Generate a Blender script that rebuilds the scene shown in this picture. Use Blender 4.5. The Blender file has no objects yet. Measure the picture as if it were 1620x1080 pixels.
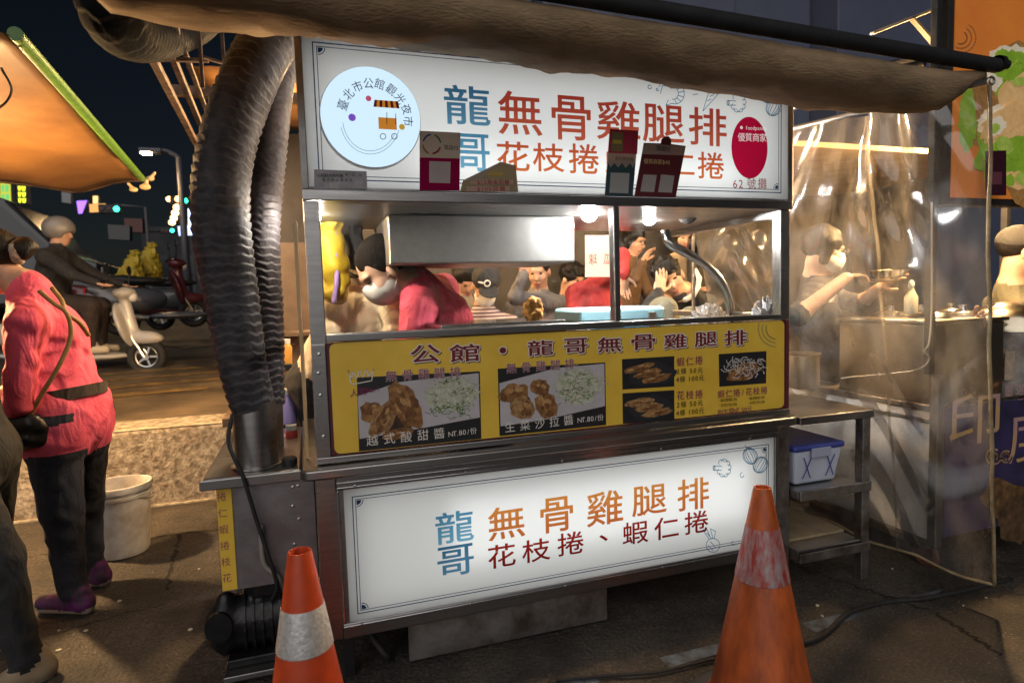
import bpy, bmesh, math, random
import numpy as np
from mathutils import Vector, Matrix
random.seed(7); np.random.seed(7)
R = math.radians
scene = bpy.context.scene
C = scene.collection

# ---------------------------------------------------------------- camera
CAM = np.array([-0.025, -1.9826, 1.25]); YAW, PITCH, ROLL, FPX = .3186, .0759, -.029, 974.9
def _basis():
    f = np.array([math.sin(YAW)*math.cos(PITCH), math.cos(YAW)*math.cos(PITCH), -math.sin(PITCH)])
    r = np.array([math.cos(YAW), -math.sin(YAW), 0]); u = np.cross(r, f)
    c, s = math.cos(ROLL), math.sin(ROLL)
    return c*r+s*u, -s*r+c*u, f
CR, CU, CF = _basis()
cam_d = bpy.data.cameras.new('camera'); cam = bpy.data.objects.new('camera', cam_d); C.objects.link(cam)
cam.matrix_world = Matrix(((CR[0], CU[0], -CF[0], CAM[0]), (CR[1], CU[1], -CF[1], CAM[1]), (CR[2], CU[2], -CF[2], CAM[2]), (0, 0, 0, 1)))
cam_d.sensor_width = 36; cam_d.lens = FPX/1620*36; cam_d.clip_start = .02; cam_d.clip_end = 1000
cam_d.dof.use_dof = True; cam_d.dof.focus_distance = 2.3; cam_d.dof.aperture_fstop = 3.0
scene.camera = cam
# ---------------------------------------------------------------- sky, moonlit-city fill, exposure
world = bpy.data.worlds.new('World'); scene.world = world; world.use_nodes = True
wn = world.node_tree.nodes; wl = world.node_tree.links
sky = wn.new('ShaderNodeTexSky'); sky.sky_type = 'NISHITA'; sky.sun_disc = False
SUN_EL, SUN_AZ = R(28), R(205)
sky.sun_elevation = SUN_EL; sky.sun_rotation = SUN_AZ
bg = wn['Background']; bg.inputs['Strength'].default_value = .0016
wl.new(sky.outputs[0], bg.inputs['Color'])
sun_d = bpy.data.lights.new('sun', 'SUN'); sun_d.energy = .95; sun_d.angle = R(70); sun_d.color = (1, .96, .93)
sun = bpy.data.objects.new('sun', sun_d); C.objects.link(sun)
sd = Vector((math.sin(SUN_AZ)*math.cos(SUN_EL), math.cos(SUN_AZ)*math.cos(SUN_EL), math.sin(SUN_EL)))
sun.rotation_euler = sd.to_track_quat('Z', 'Y').to_euler(); sun.location = (0, -4, 6)
vs = scene.view_settings; vs.view_transform = 'Standard'; vs.look = 'None'; vs.exposure = .5; vs.gamma = 1
scene.cycles.max_bounces = 8; scene.cycles.transparent_max_bounces = 16; scene.cycles.caustics_reflective = False; scene.cycles.caustics_refractive = False
scene.cycles.sample_clamp_indirect = 4
scene.cycles.use_denoising = True

# ---------------------------------------------------------------- survey helper: where a sight line meets a plane of the place
def at(px, py, y=None, z=None, x=None):
    v = CF + CR*(px-810)/FPX - CU*(py-540)/FPX
    if y is not None: t = (y-CAM[1])/v[1]
    elif z is not None: t = (z-CAM[2])/v[2]
    else: t = (x-CAM[0])/v[0]
    return Vector(CAM+t*v)
def ground_z(y): return 0 if y < -.3 else (.05*(y+.3) if y < 1.94 else .55+.02*(y-1.94))

# ---------------------------------------------------------------- materials
MATS = {}
def mat(name, col=(.5, .5, .5), rough=.5, metal=0, var=0, vscale=8, col2=None, bump=0, bscale=60, stretch=(1, 1, 1), emit=None, strength=1, coat=0, trans=0, detail=6, spec=None):
    if name in MATS: return MATS[name]
    m = bpy.data.materials.new(name); m.use_nodes = True; nt = m.node_tree; b = nt.nodes['Principled BSDF']
    b.inputs['Base Color'].default_value = (*col, 1); b.inputs['Roughness'].default_value = rough; b.inputs['Metallic'].default_value = metal
    if spec is not None: b.inputs['Specular IOR Level'].default_value = spec
    if coat: b.inputs['Coat Weight'].default_value = coat; b.inputs['Coat Roughness'].default_value = .15
    if var or bump:
        tc = nt.nodes.new('ShaderNodeTexCoord'); mp = nt.nodes.new('ShaderNodeMapping'); mp.inputs['Scale'].default_value = stretch
        nt.links.new(tc.outputs['Object'], mp.inputs['Vector'])
    if var:
        n = nt.nodes.new('ShaderNodeTexNoise'); n.inputs['Scale'].default_value = vscale; n.inputs['Detail'].default_value = detail; n.inputs['Roughness'].default_value = .62
        nt.links.new(mp.outputs[0], n.inputs['Vector'])
        cr = nt.nodes.new('ShaderNodeValToRGB'); c2 = col2 or tuple(c*(1-var) for c in col)
        cr.color_ramp.elements[0].position = .38; cr.color_ramp.elements[0].color = (*c2, 1)
        cr.color_ramp.elements[1].position = .66; cr.color_ramp.elements[1].color = (*col, 1)
        nt.links.new(n.outputs['Fac'], cr.inputs[0]); nt.links.new(cr.outputs[0], b.inputs['Base Color'])
        mr = nt.nodes.new('ShaderNodeMapRange'); mr.inputs['To Min'].default_value = min(1, rough+.12); mr.inputs['To Max'].default_value = max(.05, rough-.1)
        nt.links.new(n.outputs['Fac'], mr.inputs['Value']); nt.links.new(mr.outputs[0], b.inputs['Roughness'])
    if bump:
        n2 = nt.nodes.new('ShaderNodeTexNoise'); n2.inputs['Scale'].default_value = bscale; n2.inputs['Detail'].default_value = 4
        nt.links.new(mp.outputs[0], n2.inputs['Vector'])
        bp = nt.nodes.new('ShaderNodeBump'); bp.inputs['Strength'].default_value = bump; bp.inputs['Distance'].default_value = .01
        nt.links.new(n2.outputs['Fac'], bp.inputs['Height']); nt.links.new(bp.outputs[0], b.inputs['Normal'])
    if emit:
        b.inputs['Emission Color'].default_value = (*emit, 1); b.inputs['Emission Strength'].default_value = strength
    MATS[name] = m; return m
def translucent(name, col, col2=None, axis='Z', lo=0, hi=1, mixf=.75):
    """backlit acrylic or ink printed on it; col2 = second ink colour of a printed gradient"""
    if name in MATS: return MATS[name]
    m = bpy.data.materials.new(name); m.use_nodes = True; nt = m.node_tree; nt.nodes.clear()
    out = nt.nodes.new('ShaderNodeOutputMaterial'); mx = nt.nodes.new('ShaderNodeMixShader'); mx.inputs[0].default_value = mixf
    d = nt.nodes.new('ShaderNodeBsdfDiffuse'); t = nt.nodes.new('ShaderNodeBsdfTranslucent')
    for s in (d, t): s.inputs['Color'].default_value = (*col, 1)
    if col2:
        tc = nt.nodes.new('ShaderNodeTexCoord'); sp = nt.nodes.new('ShaderNodeSeparateXYZ'); mr = nt.nodes.new('ShaderNodeMapRange')
        nt.links.new(tc.outputs['Object'], sp.inputs[0]); nt.links.new(sp.outputs[axis], mr.inputs['Value'])
        mr.inputs['From Min'].default_value = lo; mr.inputs['From Max'].default_value = hi
        cm = nt.nodes.new('ShaderNodeMix'); cm.data_type = 'RGBA'; cm.inputs[6].default_value = (*col, 1); cm.inputs[7].default_value = (*col2, 1)
        nt.links.new(mr.outputs[0], cm.inputs[0])
        for s in (d, t): nt.links.new(cm.outputs[2], s.inputs['Color'])
    nt.links.new(d.outputs[0], mx.inputs[1]); nt.links.new(t.outputs[0], mx.inputs[2]); nt.links.new(mx.outputs[0], out.inputs[0])
    MATS[name] = m; return m
def clear_sheet(name, dirt=.2, dirtcol=(.5, .45, .38), gloss=.08, rough=.12, scale=9, stretch=(1, 1, .35), lo=.45, hi=.75, back=.5, fine=None, speck=.5):
    """clear film or glass with dirt on it"""
    if name in MATS: return MATS[name]
    m = bpy.data.materials.new(name); m.use_nodes = True; nt = m.node_tree; nt.nodes.clear(); N = nt.nodes.new; L = nt.links.new
    out = N('ShaderNodeOutputMaterial'); tr = N('ShaderNodeBsdfTransparent'); tr.inputs[0].default_value = (.94, .93, .9, 1)
    gl = N('ShaderNodeBsdfGlossy'); gl.inputs['Roughness'].default_value = rough
    m1 = N('ShaderNodeMixShader'); lw = N('ShaderNodeLayerWeight'); lw.inputs['Blend'].default_value = .35
    mr0 = N('ShaderNodeMapRange'); mr0.inputs['To Min'].default_value = gloss*.5; mr0.inputs['To Max'].default_value = min(1, gloss*5)
    L(lw.outputs['Fresnel'], mr0.inputs['Value']); L(mr0.outputs[0], m1.inputs[0]); L(tr.outputs[0], m1.inputs[1]); L(gl.outputs[0], m1.inputs[2])
    df = N('ShaderNodeBsdfDiffuse'); df.inputs[0].default_value = (*dirtcol, 1); tl = N('ShaderNodeBsdfTranslucent'); tl.inputs[0].default_value = (*dirtcol, 1)
    m2 = N('ShaderNodeMixShader'); m2.inputs[0].default_value = back; L(df.outputs[0], m2.inputs[1]); L(tl.outputs[0], m2.inputs[2])
    tc = N('ShaderNodeTexCoord'); mp = N('ShaderNodeMapping'); mp.inputs['Scale'].default_value = stretch; L(tc.outputs['Object'], mp.inputs[0])
    n1 = N('ShaderNodeTexNoise'); n1.inputs['Scale'].default_value = scale; n1.inputs['Detail'].default_value = 9; n1.inputs['Roughness'].default_value = .72; L(mp.outputs[0], n1.inputs['Vector'])
    n2 = N('ShaderNodeTexNoise'); n2.inputs['Scale'].default_value = fine or scale*9; n2.inputs['Detail'].default_value = 5; L(tc.outputs['Object'], n2.inputs['Vector'])
    r1 = N('ShaderNodeMapRange'); r1.inputs['From Min'].default_value = lo; r1.inputs['From Max'].default_value = hi; L(n1.outputs['Fac'], r1.inputs['Value'])
    r2 = N('ShaderNodeMapRange'); r2.inputs['From Min'].default_value = .6; r2.inputs['From Max'].default_value = .72; L(n2.outputs['Fac'], r2.inputs['Value'])
    mx = N('ShaderNodeMath'); mx.operation = 'MULTIPLY_ADD'; mx.inputs[1].default_value = speck; L(r2.outputs[0], mx.inputs[0]); L(r1.outputs[0], mx.inputs[2])
    ml = N('ShaderNodeMath'); ml.operation = 'MULTIPLY'; ml.use_clamp = True; ml.inputs[1].default_value = dirt; L(mx.outputs[0], ml.inputs[0])
    m3 = N('ShaderNodeMixShader'); L(ml.outputs[0], m3.inputs[0]); L(m1.outputs[0], m3.inputs[1]); L(m2.outputs[0], m3.inputs[2]); L(m3.outputs[0], out.inputs[0])
    MATS[name] = m; return m
def glow(name, col, strength):
    return mat(name, (.02, .02, .02), .6, emit=col, strength=strength)

STEEL = mat('brushed_steel', (.40, .39, .385), .30, 1, var=.22, vscale=14, stretch=(.25, 1, 4), bump=.04, bscale=220)
STEEL_D = mat('dull_steel', (.34, .335, .33), .42, 1, var=.35, vscale=9, bump=.08, bscale=120)
STEEL_W = mat('grimy_steel', (.42, .40, .38), .45, .9, var=.55, vscale=6, col2=(.12, .09, .07), bump=.1, bscale=80)
CHROME = mat('polished_steel', (.72, .72, .73), .12, 1, var=.12, vscale=20)
BLACK = mat('black_plastic', (.015, .015, .016), .45, var=.3, vscale=20, bump=.05)
RUBBER = mat('black_rubber', (.02, .019, .018), .7, var=.4, vscale=30, bump=.2)
WHITEP = mat('white_plastic', (.72, .71, .68), .4, var=.15, vscale=12)
BOLT = mat('bolt_steel', (.6, .6, .58), .3, 1)

# ---------------------------------------------------------------- mesh builder
class MB:
    def __init__(s): s.v = []; s.f = []; s.mi = []; s.cur = 0
    def add(s, v, f):
        o = len(s.v); s.v += [tuple(p) for p in v]; s.f += [tuple(i+o for i in q) for q in f]; s.mi += [s.cur]*len(f); return s
    def box(s, x0, x1, y0, y1, z0, z1, M=None):
        v = [Vector(p) for p in ((x0, y0, z0), (x1, y0, z0), (x1, y1, z0), (x0, y1, z0), (x0, y0, z1), (x1, y0, z1), (x1, y1, z1), (x0, y1, z1))]
        if M is not None: v = [M @ p for p in v]
        return s.add(v, [(3, 2, 1, 0), (4, 5, 6, 7), (0, 1, 5, 4), (1, 2, 6, 5), (2, 3, 7, 6), (3, 0, 4, 7)])
    def bar(s, a, b, w, h, up=(0, 0, 1)):
        a, b = Vector(a), Vector(b); d = (b-a).normalized(); x = d.cross(Vector(up))
        if x.length < 1e-4: x = d.cross(Vector((1, 0, 0)))
        x.normalize(); y = x.cross(d); v = []
        for p in (a, b):
            for i, j in ((-1, -1), (1, -1), (1, 1), (-1, 1)): v.append(p+x*i*w/2+y*j*h/2)
        return s.add(v, [(0, 3, 2, 1), (4, 5, 6, 7), (0, 1, 5, 4), (1, 2, 6, 5), (2, 3, 7, 6), (3, 0, 4, 7)])
    def tube(s, pts, r, n=10, cap=True):
        pts = [Vector(p) for p in pts]; m = len(pts); rr = r if hasattr(r, '__len__') else [r]*m
        t = (pts[1]-pts[0]).normalized(); x = t.cross(Vector((0, 0, 1)))
        if x.length < 1e-3: x = t.cross(Vector((0, 1, 0)))
        x.normalize(); v = []; f = []
        for i, p in enumerate(pts):
            t = (pts[min(i+1, m-1)]-pts[max(i-1, 0)]).normalized(); x = (x-t*x.dot(t)).normalized(); y = t.cross(x)
            for k in range(n):
                a = 2*math.pi*k/n; v.append(p+(x*math.cos(a)+y*math.sin(a))*rr[i])
        for i in range(m-1):
            for k in range(n): f.append((i*n+k, i*n+(k+1) % n, (i+1)*n+(k+1) % n, (i+1)*n+k))
        if cap: f.append(tuple(range(n-1, -1, -1))); f.append(tuple(range((m-1)*n, m*n)))
        return s.add(v, f)
    def cyl(s, a, b, r, n=20, r2=None): return s.tube([a, b], [r, r if r2 is None else r2], n)
    def lathe(s, c, prof, n=28, axis=(0, 0, 1)):
        q = Vector((0, 0, 1)).rotation_difference(Vector(axis)); c = Vector(c); v = []; f = []
        for r, z in prof:
            for k in range(n):
                a = 2*math.pi*k/n; v.append(c+q @ Vector((r*math.cos(a), r*math.sin(a), z)))
        for i in range(len(prof)-1):
            for k in range(n): f.append((i*n+k, i*n+(k+1) % n, (i+1)*n+(k+1) % n, (i+1)*n+k))
        return s.add(v, f)
    def poly(s, pts, th=None):
        """flat outline (3D points) given a thickness vector"""
        n = len(pts); pts = [Vector(p) for p in pts]
        if th is None: return s.add(pts, [tuple(range(n))])
        t = Vector(th); v = pts+[p+t for p in pts]
        return s.add(v, [tuple(range(n)), tuple(range(2*n-1, n-1, -1))]+[(i, i+n, (i+1) % n+n, (i+1) % n) for i in range(n)])
    def torus(s, c, axis, R0, r, n=28, m=8):
        q = Vector((0, 0, 1)).rotation_difference(Vector(axis)); c = Vector(c); v = []; f = []
        for i in range(n):
            a = 2*math.pi*i/n
            for j in range(m):
                b = 2*math.pi*j/m; v.append(c+q @ Vector(((R0+r*math.cos(b))*math.cos(a), (R0+r*math.cos(b))*math.sin(a), r*math.sin(b))))
        for i in range(n):
            for j in range(m): f.append((i*m+j, ((i+1) % n)*m+j, ((i+1) % n)*m+(j+1) % m, i*m+(j+1) % m))
        return s.add(v, f)
    def mesh(s, name, mats):
        me = bpy.data.meshes.new(name); me.from_pydata(s.v, [], s.f)
        for m in (mats if isinstance(mats, (list, tuple)) else [mats]): me.materials.append(m)
        if any(s.mi): me.polygons.foreach_set('material_index', s.mi)
        bm = bmesh.new(); bm.from_mesh(me); bmesh.ops.recalc_face_normals(bm, faces=bm.faces); bm.to_mesh(me); bm.free()
        me.update(); return me
def tag(o, label=None, cat=None, group=None, kind=None):
    for k, v in (('label', label), ('category', cat), ('group', group), ('kind', kind)):
        if v: o[k] = v
    return o
def obj(name, mb, mats, parent=None, smooth=False, bevel=0, label=None, cat=None, group=None, kind=None, origin=None):
    me = mb.mesh(name, mats) if isinstance(mb, MB) else mb
    o = bpy.data.objects.new(name, me); C.objects.link(o)
    if smooth:
        me.polygons.foreach_set('use_smooth', [True]*len(me.polygons))
        if smooth == 'auto':
            try: me.set_sharp_from_angle(angle=R(40))
            except Exception: pass
    if bevel:
        md = o.modifiers.new('bevel', 'BEVEL'); md.width = bevel; md.segments = 2; md.limit_method = 'ANGLE'
    if parent is not None: o.parent = parent
    return tag(o, label, cat, group, kind)
def thing(name, label, cat, loc=(0, 0, 0), rotz=0, group=None):
    o = bpy.data.objects.new(name, None); C.objects.link(o); o.location = loc; o.rotation_euler = (0, 0, rotz); o.empty_display_size = .1
    return tag(o, label, cat, group)
def dup(root, loc, rotz, label, group=None):
    r = root.copy(); C.objects.link(r); r.location = loc; r.rotation_euler = (0, 0, rotz); r['label'] = label
    if group: r['group'] = group
    for ch in list(root.children):
        c = ch.copy(); C.objects.link(c); c.parent = r
        for g in list(ch.children):
            d = g.copy(); C.objects.link(d); d.parent = c
    return r

# ---------------------------------------------------------------- sculptor: blended rounded volumes -> one continuous surface
class Sculpt:
    def __init__(s, h=.01): s.h = h; s.p = []; s.labs = []
    def _l(s, lab):
        if lab not in s.labs: s.labs.append(lab)
        return s.labs.index(lab)
    def cap(s, a, b, ra, rb, lab, k=.02, wr=0): s.p.append(('c', np.array(a, float), np.array(b, float), ra, rb, s._l(lab), k, wr)); return s
    def ell(s, c, r, lab, k=.02, M=None, wr=0): s.p.append(('e', np.array(c, float), np.array(r, float), None if M is None else np.array(M, float), 0, s._l(lab), k, wr)); return s
    def cut(s, c, r, k=.01, M=None): s.p.append(('s', np.array(c, float), np.array(r, float), None if M is None else np.array(M, float), 0, 0, k, 0)); return s
    def mesh(s, name, mats):
        h = s.h; lo = np.full(3, 1e9); hi = -lo
        bb = []
        for q in s.p:
            if q[0] == 'c': m = max(q[3], q[4]); a = np.minimum(q[1], q[2])-m; b = np.maximum(q[1], q[2])+m
            else: m = q[2].max() if q[3] is not None else q[2]; a = q[1]-m; b = q[1]+m
            pad = q[6]+3*h; bb.append((a-pad, b+pad))
            if q[0] != 's': lo = np.minimum(lo, a); hi = np.maximum(hi, b)
        lo -= 4*h; hi += 4*h; n = np.ceil((hi-lo)/h).astype(int)+1
        F = np.full(n, .5, np.float32); D = np.full(n, 9., np.float32); L = np.zeros(n, np.int8)
        for q, (a, b) in zip(s.p, bb):
            i0 = np.maximum(((a-lo)/h).astype(int), 0); i1 = np.minimum(((b-lo)/h).astype(int)+2, n)
            if (i1 <= i0).any(): continue
            X, Y, Z = np.meshgrid(*[lo[j]+h*np.arange(i0[j], i1[j]) for j in range(3)], indexing='ij'); P = np.stack([X, Y, Z], -1)
            if q[0] == 'c':
                ab = q[2]-q[1]; t = np.clip(((P-q[1]) @ ab)/max(ab @ ab, 1e-9), 0, 1)
                d = np.linalg.norm(P-q[1]-t[..., None]*ab, axis=-1)-(q[3]+(q[4]-q[3])*t)
            else:
                Q = P-q[1]
                if q[3] is not None: Q = Q @ q[3]
                k0 = np.linalg.norm(Q/q[2], axis=-1); k1 = np.linalg.norm(Q/q[2]**2, axis=-1)+1e-9; d = k0*(k0-1)/k1
            d0 = d
            if q[7]:
                w = q[7]; d = d+w*np.sin(X*31+Z*43+2.1*np.sin(Y*37+Z*13)+1.3*np.sin(X*17-Z*29))+.6*w*np.sin(Y*71-Z*59+2*np.sin(X*45+Z*21))
            sl = tuple(slice(i0[j], i1[j]) for j in range(3)); f = F[sl]; k = q[6]
            if q[0] == 's':
                d = -d; hh = np.clip(.5-.5*(d-f)/k, 0, 1); F[sl] = d*(1-hh)+f*hh+k*hh*(1-hh); F[sl] = np.maximum(f, d); continue
            hh = np.clip(.5+.5*(f-d)/k, 0, 1); F[sl] = f*(1-hh)+d*hh-k*hh*(1-hh)
            up = d0 < D[sl]; D[sl] = np.where(up, d0, D[sl]); L[sl] = np.where(up, q[5], L[sl])
        ins = F < 0; nx, ny, nz = n
        cnt = np.zeros(n-1, np.int8); acc = np.zeros((*(n-1), 3), np.float32); ne = np.zeros(n-1, np.float32)
        for dx in (0, 1):
            for dy in (0, 1):
                for dz in (0, 1): cnt += ins[dx:nx-1+dx, dy:ny-1+dy, dz:nz-1+dz]
        act = (cnt > 0) & (cnt < 8); idx = np.argwhere(act); ids = np.full(n-1, -1, np.int64); ids[act] = np.arange(len(idx))
        V = np.zeros((len(idx), 3)); W = np.zeros(len(idx)); I = idx.T
        for ax in range(3):
            o = [j for j in range(3) if j != ax]
            for a in (0, 1):
                for b in (0, 1):
                    c0 = [None]*3; c0[ax] = I[ax]; c0[o[0]] = I[o[0]]+a; c0[o[1]] = I[o[1]]+b
                    c1 = list(c0); c1[ax] = I[ax]+1
                    f0 = F[tuple(c0)]; f1 = F[tuple(c1)]; x = (f0 < 0) != (f1 < 0); t = np.where(x, f0/np.where(x, f0-f1, 1), 0)
                    p = np.zeros((len(idx), 3)); p[:, ax] = t; p[:, o[0]] = a; p[:, o[1]] = b
                    V += p*x[:, None]; W += x
        V = lo+h*(idx+V/W[:, None]); Q = []; fl = []
        for ax in range(3):
            o = [j for j in range(3) if j != ax]
            sa = [slice(1, -1)]*3; sa[ax] = slice(0, -1); sb = list(sa); sb[ax] = slice(1, None)
            A = ins[tuple(sa)]; B = ins[tuple(sb)]; e = np.argwhere(A != B); off = np.ones(3, int); off[ax] = 0; e = e+off
            if not len(e): continue
            c = []
            for da, db in ((-1, -1), (0, -1), (0, 0), (-1, 0)):
                k = e.copy(); k[:, o[0]] += da; k[:, o[1]] += db; c.append(ids[k[:, 0], k[:, 1], k[:, 2]])
            q = np.stack(c, 1); flip = ins[e[:, 0], e[:, 1], e[:, 2]]
            if ax == 1: flip = ~flip
            q[~flip] = q[~flip][:, ::-1]; Q.append(q)
        Q = np.concatenate(Q); Q = Q[(Q >= 0).all(1)]
        ci = np.clip(np.round((V[Q].mean(1)-lo)/h).astype(int), 0, n-1); mi = L[ci[:, 0], ci[:, 1], ci[:, 2]]
        me = bpy.data.meshes.new(name); me.vertices.add(len(V)); me.vertices.foreach_set('co', V.astype(np.float32).ravel())
        me.loops.add(Q.size); me.loops.foreach_set('vertex_index', Q.astype(np.int32).ravel())
        me.polygons.add(len(Q)); me.polygons.foreach_set('loop_start', np.arange(0, Q.size, 4, dtype=np.int32)); me.polygons.foreach_set('loop_total', np.full(len(Q), 4, np.int32))
        for l in s.labs: me.materials.append(mats[l])
        me.polygons.foreach_set('material_index', mi.astype(np.int32)); me.polygons.foreach_set('use_smooth', [True]*len(Q))
        me.update(calc_edges=True); me.validate(); return me

# ---------------------------------------------------------------- lettering
GLY = {}
def thicken(v, f, d):
    """push the outline of a flat glyph outwards by d"""
    ec = {}
    for q in f:
        for a, b in zip(q, q[1:]+q[:1]): ec.setdefault((min(a, b), max(a, b)), []).append((a, b, q))
    nrm_ = np.zeros_like(v); cnt = np.zeros(len(v))
    for k, l in ec.items():
        if len(l) != 1: continue
        a, b, q = l[0]; e = v[b]-v[a]; n = np.array([e[1], -e[0]]); L_ = np.linalg.norm(n)
        if L_ < 1e-9: continue
        n /= L_; c = v[list(q)].mean(0)
        if np.dot(c-v[a], n) > 0: n = -n
        for i in (a, b): nrm_[i] += n; cnt[i] += 1
    L_ = np.linalg.norm(nrm_, axis=1); ok = L_ > 1e-6; out = v.copy()
    m = np.minimum(2.0/np.maximum(L_, 1e-6), 1.6); out[ok] += (nrm_[ok]/L_[ok][:, None])*d*m[ok][:, None]; return out
def load_glyphs(chars, off=0.0):
    tmp = []
    for ch in sorted(set(chars)):
        if (ch, off) in GLY or ch == ' ': continue
        c = bpy.data.curves.new('g', 'FONT'); c.body = ch; c.size = 1; c.resolution_u = 3
        o = bpy.data.objects.new('g', c); C.objects.link(o); tmp.append((ch, o, c))
    dg = bpy.context.evaluated_depsgraph_get()
    for ch, o, c in tmp:
        me = bpy.data.meshes.new_from_object(o.evaluated_get(dg)); v = np.array([p.co[:2] for p in me.vertices]).reshape(-1, 2); f = [tuple(p.vertices) for p in me.polygons]
        if len(v) == 0: v = np.array([[0, 0], [.1, 0], [0, .1]]); f = [(0, 1, 2)]
        GLY[(ch, off)] = (thicken(v, f, off) if off else v, f)
        bpy.data.meshes.remove(me)
    for ch, o, c in tmp: bpy.data.objects.remove(o); bpy.data.curves.remove(c)
MAIN = '龍哥無骨雞腿排花枝捲蝦仁、公館・'
load_glyphs(MAIN+'臺北市觀光夜foodpanda優質商家62號攤越式酸味甜醬生菜沙拉NT.80/份人氣No1條元原味510附地瓜球印度嚴選悠遊付台北熊好券$1540現金回饋雙重禮全支付口味', 0)
load_glyphs(MAIN, .010); load_glyphs(MAIN, .016)
def put_glyph(mb, ch, c, ux, uz, w, h, off=0.0, fit=True):
    """one character into mb; centre c, unit axes ux (along the line) and uz (up)"""
    if ch == ' ': return
    v, f = GLY[(ch, off)]; lo, hi = v.min(0), v.max(0); c, ux, uz = Vector(c), Vector(ux), Vector(uz)
    if fit: s = np.array([w, h])/np.maximum(hi-lo, 1e-6); q = (v-(lo+hi)/2)*s
    else: q = (v-np.array([(lo[0]+hi[0])/2, .38]))*h
    mb.add([c+ux*a+uz*b for a, b in q], f)
EX, EZ = Vector((1, 0, 0)), Vector((0, 0, 1))
def char(ch, x0, y0, x1, y1, yp, m, parent, off=.010, grow=1.0, spread=0):
    """a printed character of the sign; the corners were surveyed on the sign plane y=yp"""
    xc, yc = (x0+x1)/2, (y0+y1)/2
    w = (at(x1, yc, y=yp)-at(x0, yc, y=yp)).x*grow; h = (at(xc, y0, y=yp)-at(xc, y1, y=yp)).z*grow; c = at(xc, yc, y=yp)
    mb = MB(); put_glyph(mb, ch, (0, 0, 0), EX, EZ, w, h, off)
    for i in range(8 if spread else 0): put_glyph(mb, ch, (spread*math.cos(i*.785), -.00004*(i+1), spread*math.sin(i*.785)), EX, EZ, w, h, off)
    o = obj('character', mb, m, parent); o.location = c; return o
def line_px(text, p0, p1, hpx, yp, m, parent, name='lettering', off=0.0, mirror=False):
    """a line of small print on the plane y=yp from its first to its last character"""
    mb = MB(); n = len(text); a, b = at(*p0, y=yp), at(*p1, y=yp); hz = (at(p0[0], p0[1]-hpx/2, y=yp)-at(p0[0], p0[1]+hpx/2, y=yp)).z
    d = (b-a); ux = d.normalized() if d.length > 1e-6 else EX; uz = Vector((-ux.z, 0, ux.x))
    if mirror: ux = -ux
    adv = [1.0 if ord(c) > 0x2e80 else (.30 if c in ' .' else .56) for c in text]; cs = [sum(adv[:i])+adv[i]/2 for i in range(n)]; span = cs[-1]-cs[0]
    if span > 0: hz = min(hz, d.length/span*1.03)
    for i, ch in enumerate(text): put_glyph(mb, ch, a+d*((cs[i]-cs[0])/span if span else 0), ux, uz, 0, hz, off, fit=False)
    return obj(name, mb, m, parent)
def quad_px(pts, yp): return [at(*p, y=yp) for p in pts]
# ================================================================ setting
def ground_mat():
    m = mat('gritty_ground', (.068, .056, .044), .68, var=.6, vscale=3.2, col2=(.022, .019, .016), bump=.8, bscale=70)
    nt = m.node_tree; b = nt.nodes['Principled BSDF']; N = nt.nodes.new; L = nt.links.new
    src = b.inputs['Base Color'].links[0].from_socket
    tc = N('ShaderNodeTexCoord'); v = N('ShaderNodeTexVoronoi'); v.inputs['Scale'].default_value = 62; L(tc.outputs['Object'], v.inputs['Vector'])
    n = N('ShaderNodeTexNoise'); n.inputs['Scale'].default_value = 5; L(tc.outputs['Object'], n.inputs['Vector'])
    r = N('ShaderNodeMapRange'); r.inputs['From Min'].default_value = .14; r.inputs['From Max'].default_value = .09; L(v.outputs['Distance'], r.inputs['Value'])
    r2 = N('ShaderNodeMapRange'); r2.inputs['From Min'].default_value = .55; r2.inputs['From Max'].default_value = .68; L(n.outputs['Fac'], r2.inputs['Value'])
    ml = N('ShaderNodeMath'); ml.operation = 'MULTIPLY'; L(r.outputs[0], ml.inputs[0]); L(r2.outputs[0], ml.inputs[1])
    mx = N('ShaderNodeMix'); mx.data_type = 'RGBA'; mx.inputs[7].default_value = (.42, .36, .27, 1); L(ml.outputs[0], mx.inputs[0]); L(src, mx.inputs[6]); L(mx.outputs[2], b.inputs['Base Color'])
    # grainy fine colour
    n3 = N('ShaderNodeTexNoise'); n3.inputs['Scale'].default_value = 85; n3.inputs['Detail'].default_value = 6; n3.inputs['Roughness'].default_value = .75; L(tc.outputs['Object'], n3.inputs['Vector'])
    mx2 = N('ShaderNodeMix'); mx2.data_type = 'RGBA'; mx2.blend_type = 'OVERLAY'; mx2.inputs[0].default_value = .75; L(mx.outputs[2], mx2.inputs[6]); cr3 = N('ShaderNodeValToRGB'); cr3.color_ramp.elements[0].position = .36; cr3.color_ramp.elements[1].position = .64; L(n3.outputs['Fac'], cr3.inputs[0]); L(cr3.outputs[0], mx2.inputs[7]); L(mx2.outputs[2], b.inputs['Base Color'])
    return m
GROUND = ground_mat()
mb = MB(); prof = [(-60, 0), (-8, 0), (-.3, 0), (.4, .035), (1.2, .075), (1.93, .112)]
for i in range(len(prof)-1):
    (y0, z0), (y1, z1) = prof[i], prof[i+1]
    mb.add([(-80, y0, z0), (80, y0, z0), (80, y1, z1), (-80, y1, z1)], [(0, 1, 2, 3)])
obj('pavement', mb, GROUND, kind='structure')
KERB = mat('pebbly_concrete', (.46, .40, .31), .8, var=.75, vscale=26, col2=(.16, .125, .085), bump=.9, bscale=60)
mb = MB(); mb.box(-60, 60, 1.93, 2.30, -.3, .55); obj('kerb_wall', mb, KERB, kind='structure', bevel=.02)
ROAD = mat('road_asphalt', (.15, .11, .065), .65, var=.5, vscale=2.2, col2=(.045, .033, .022), bump=.35, bscale=70)
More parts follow.
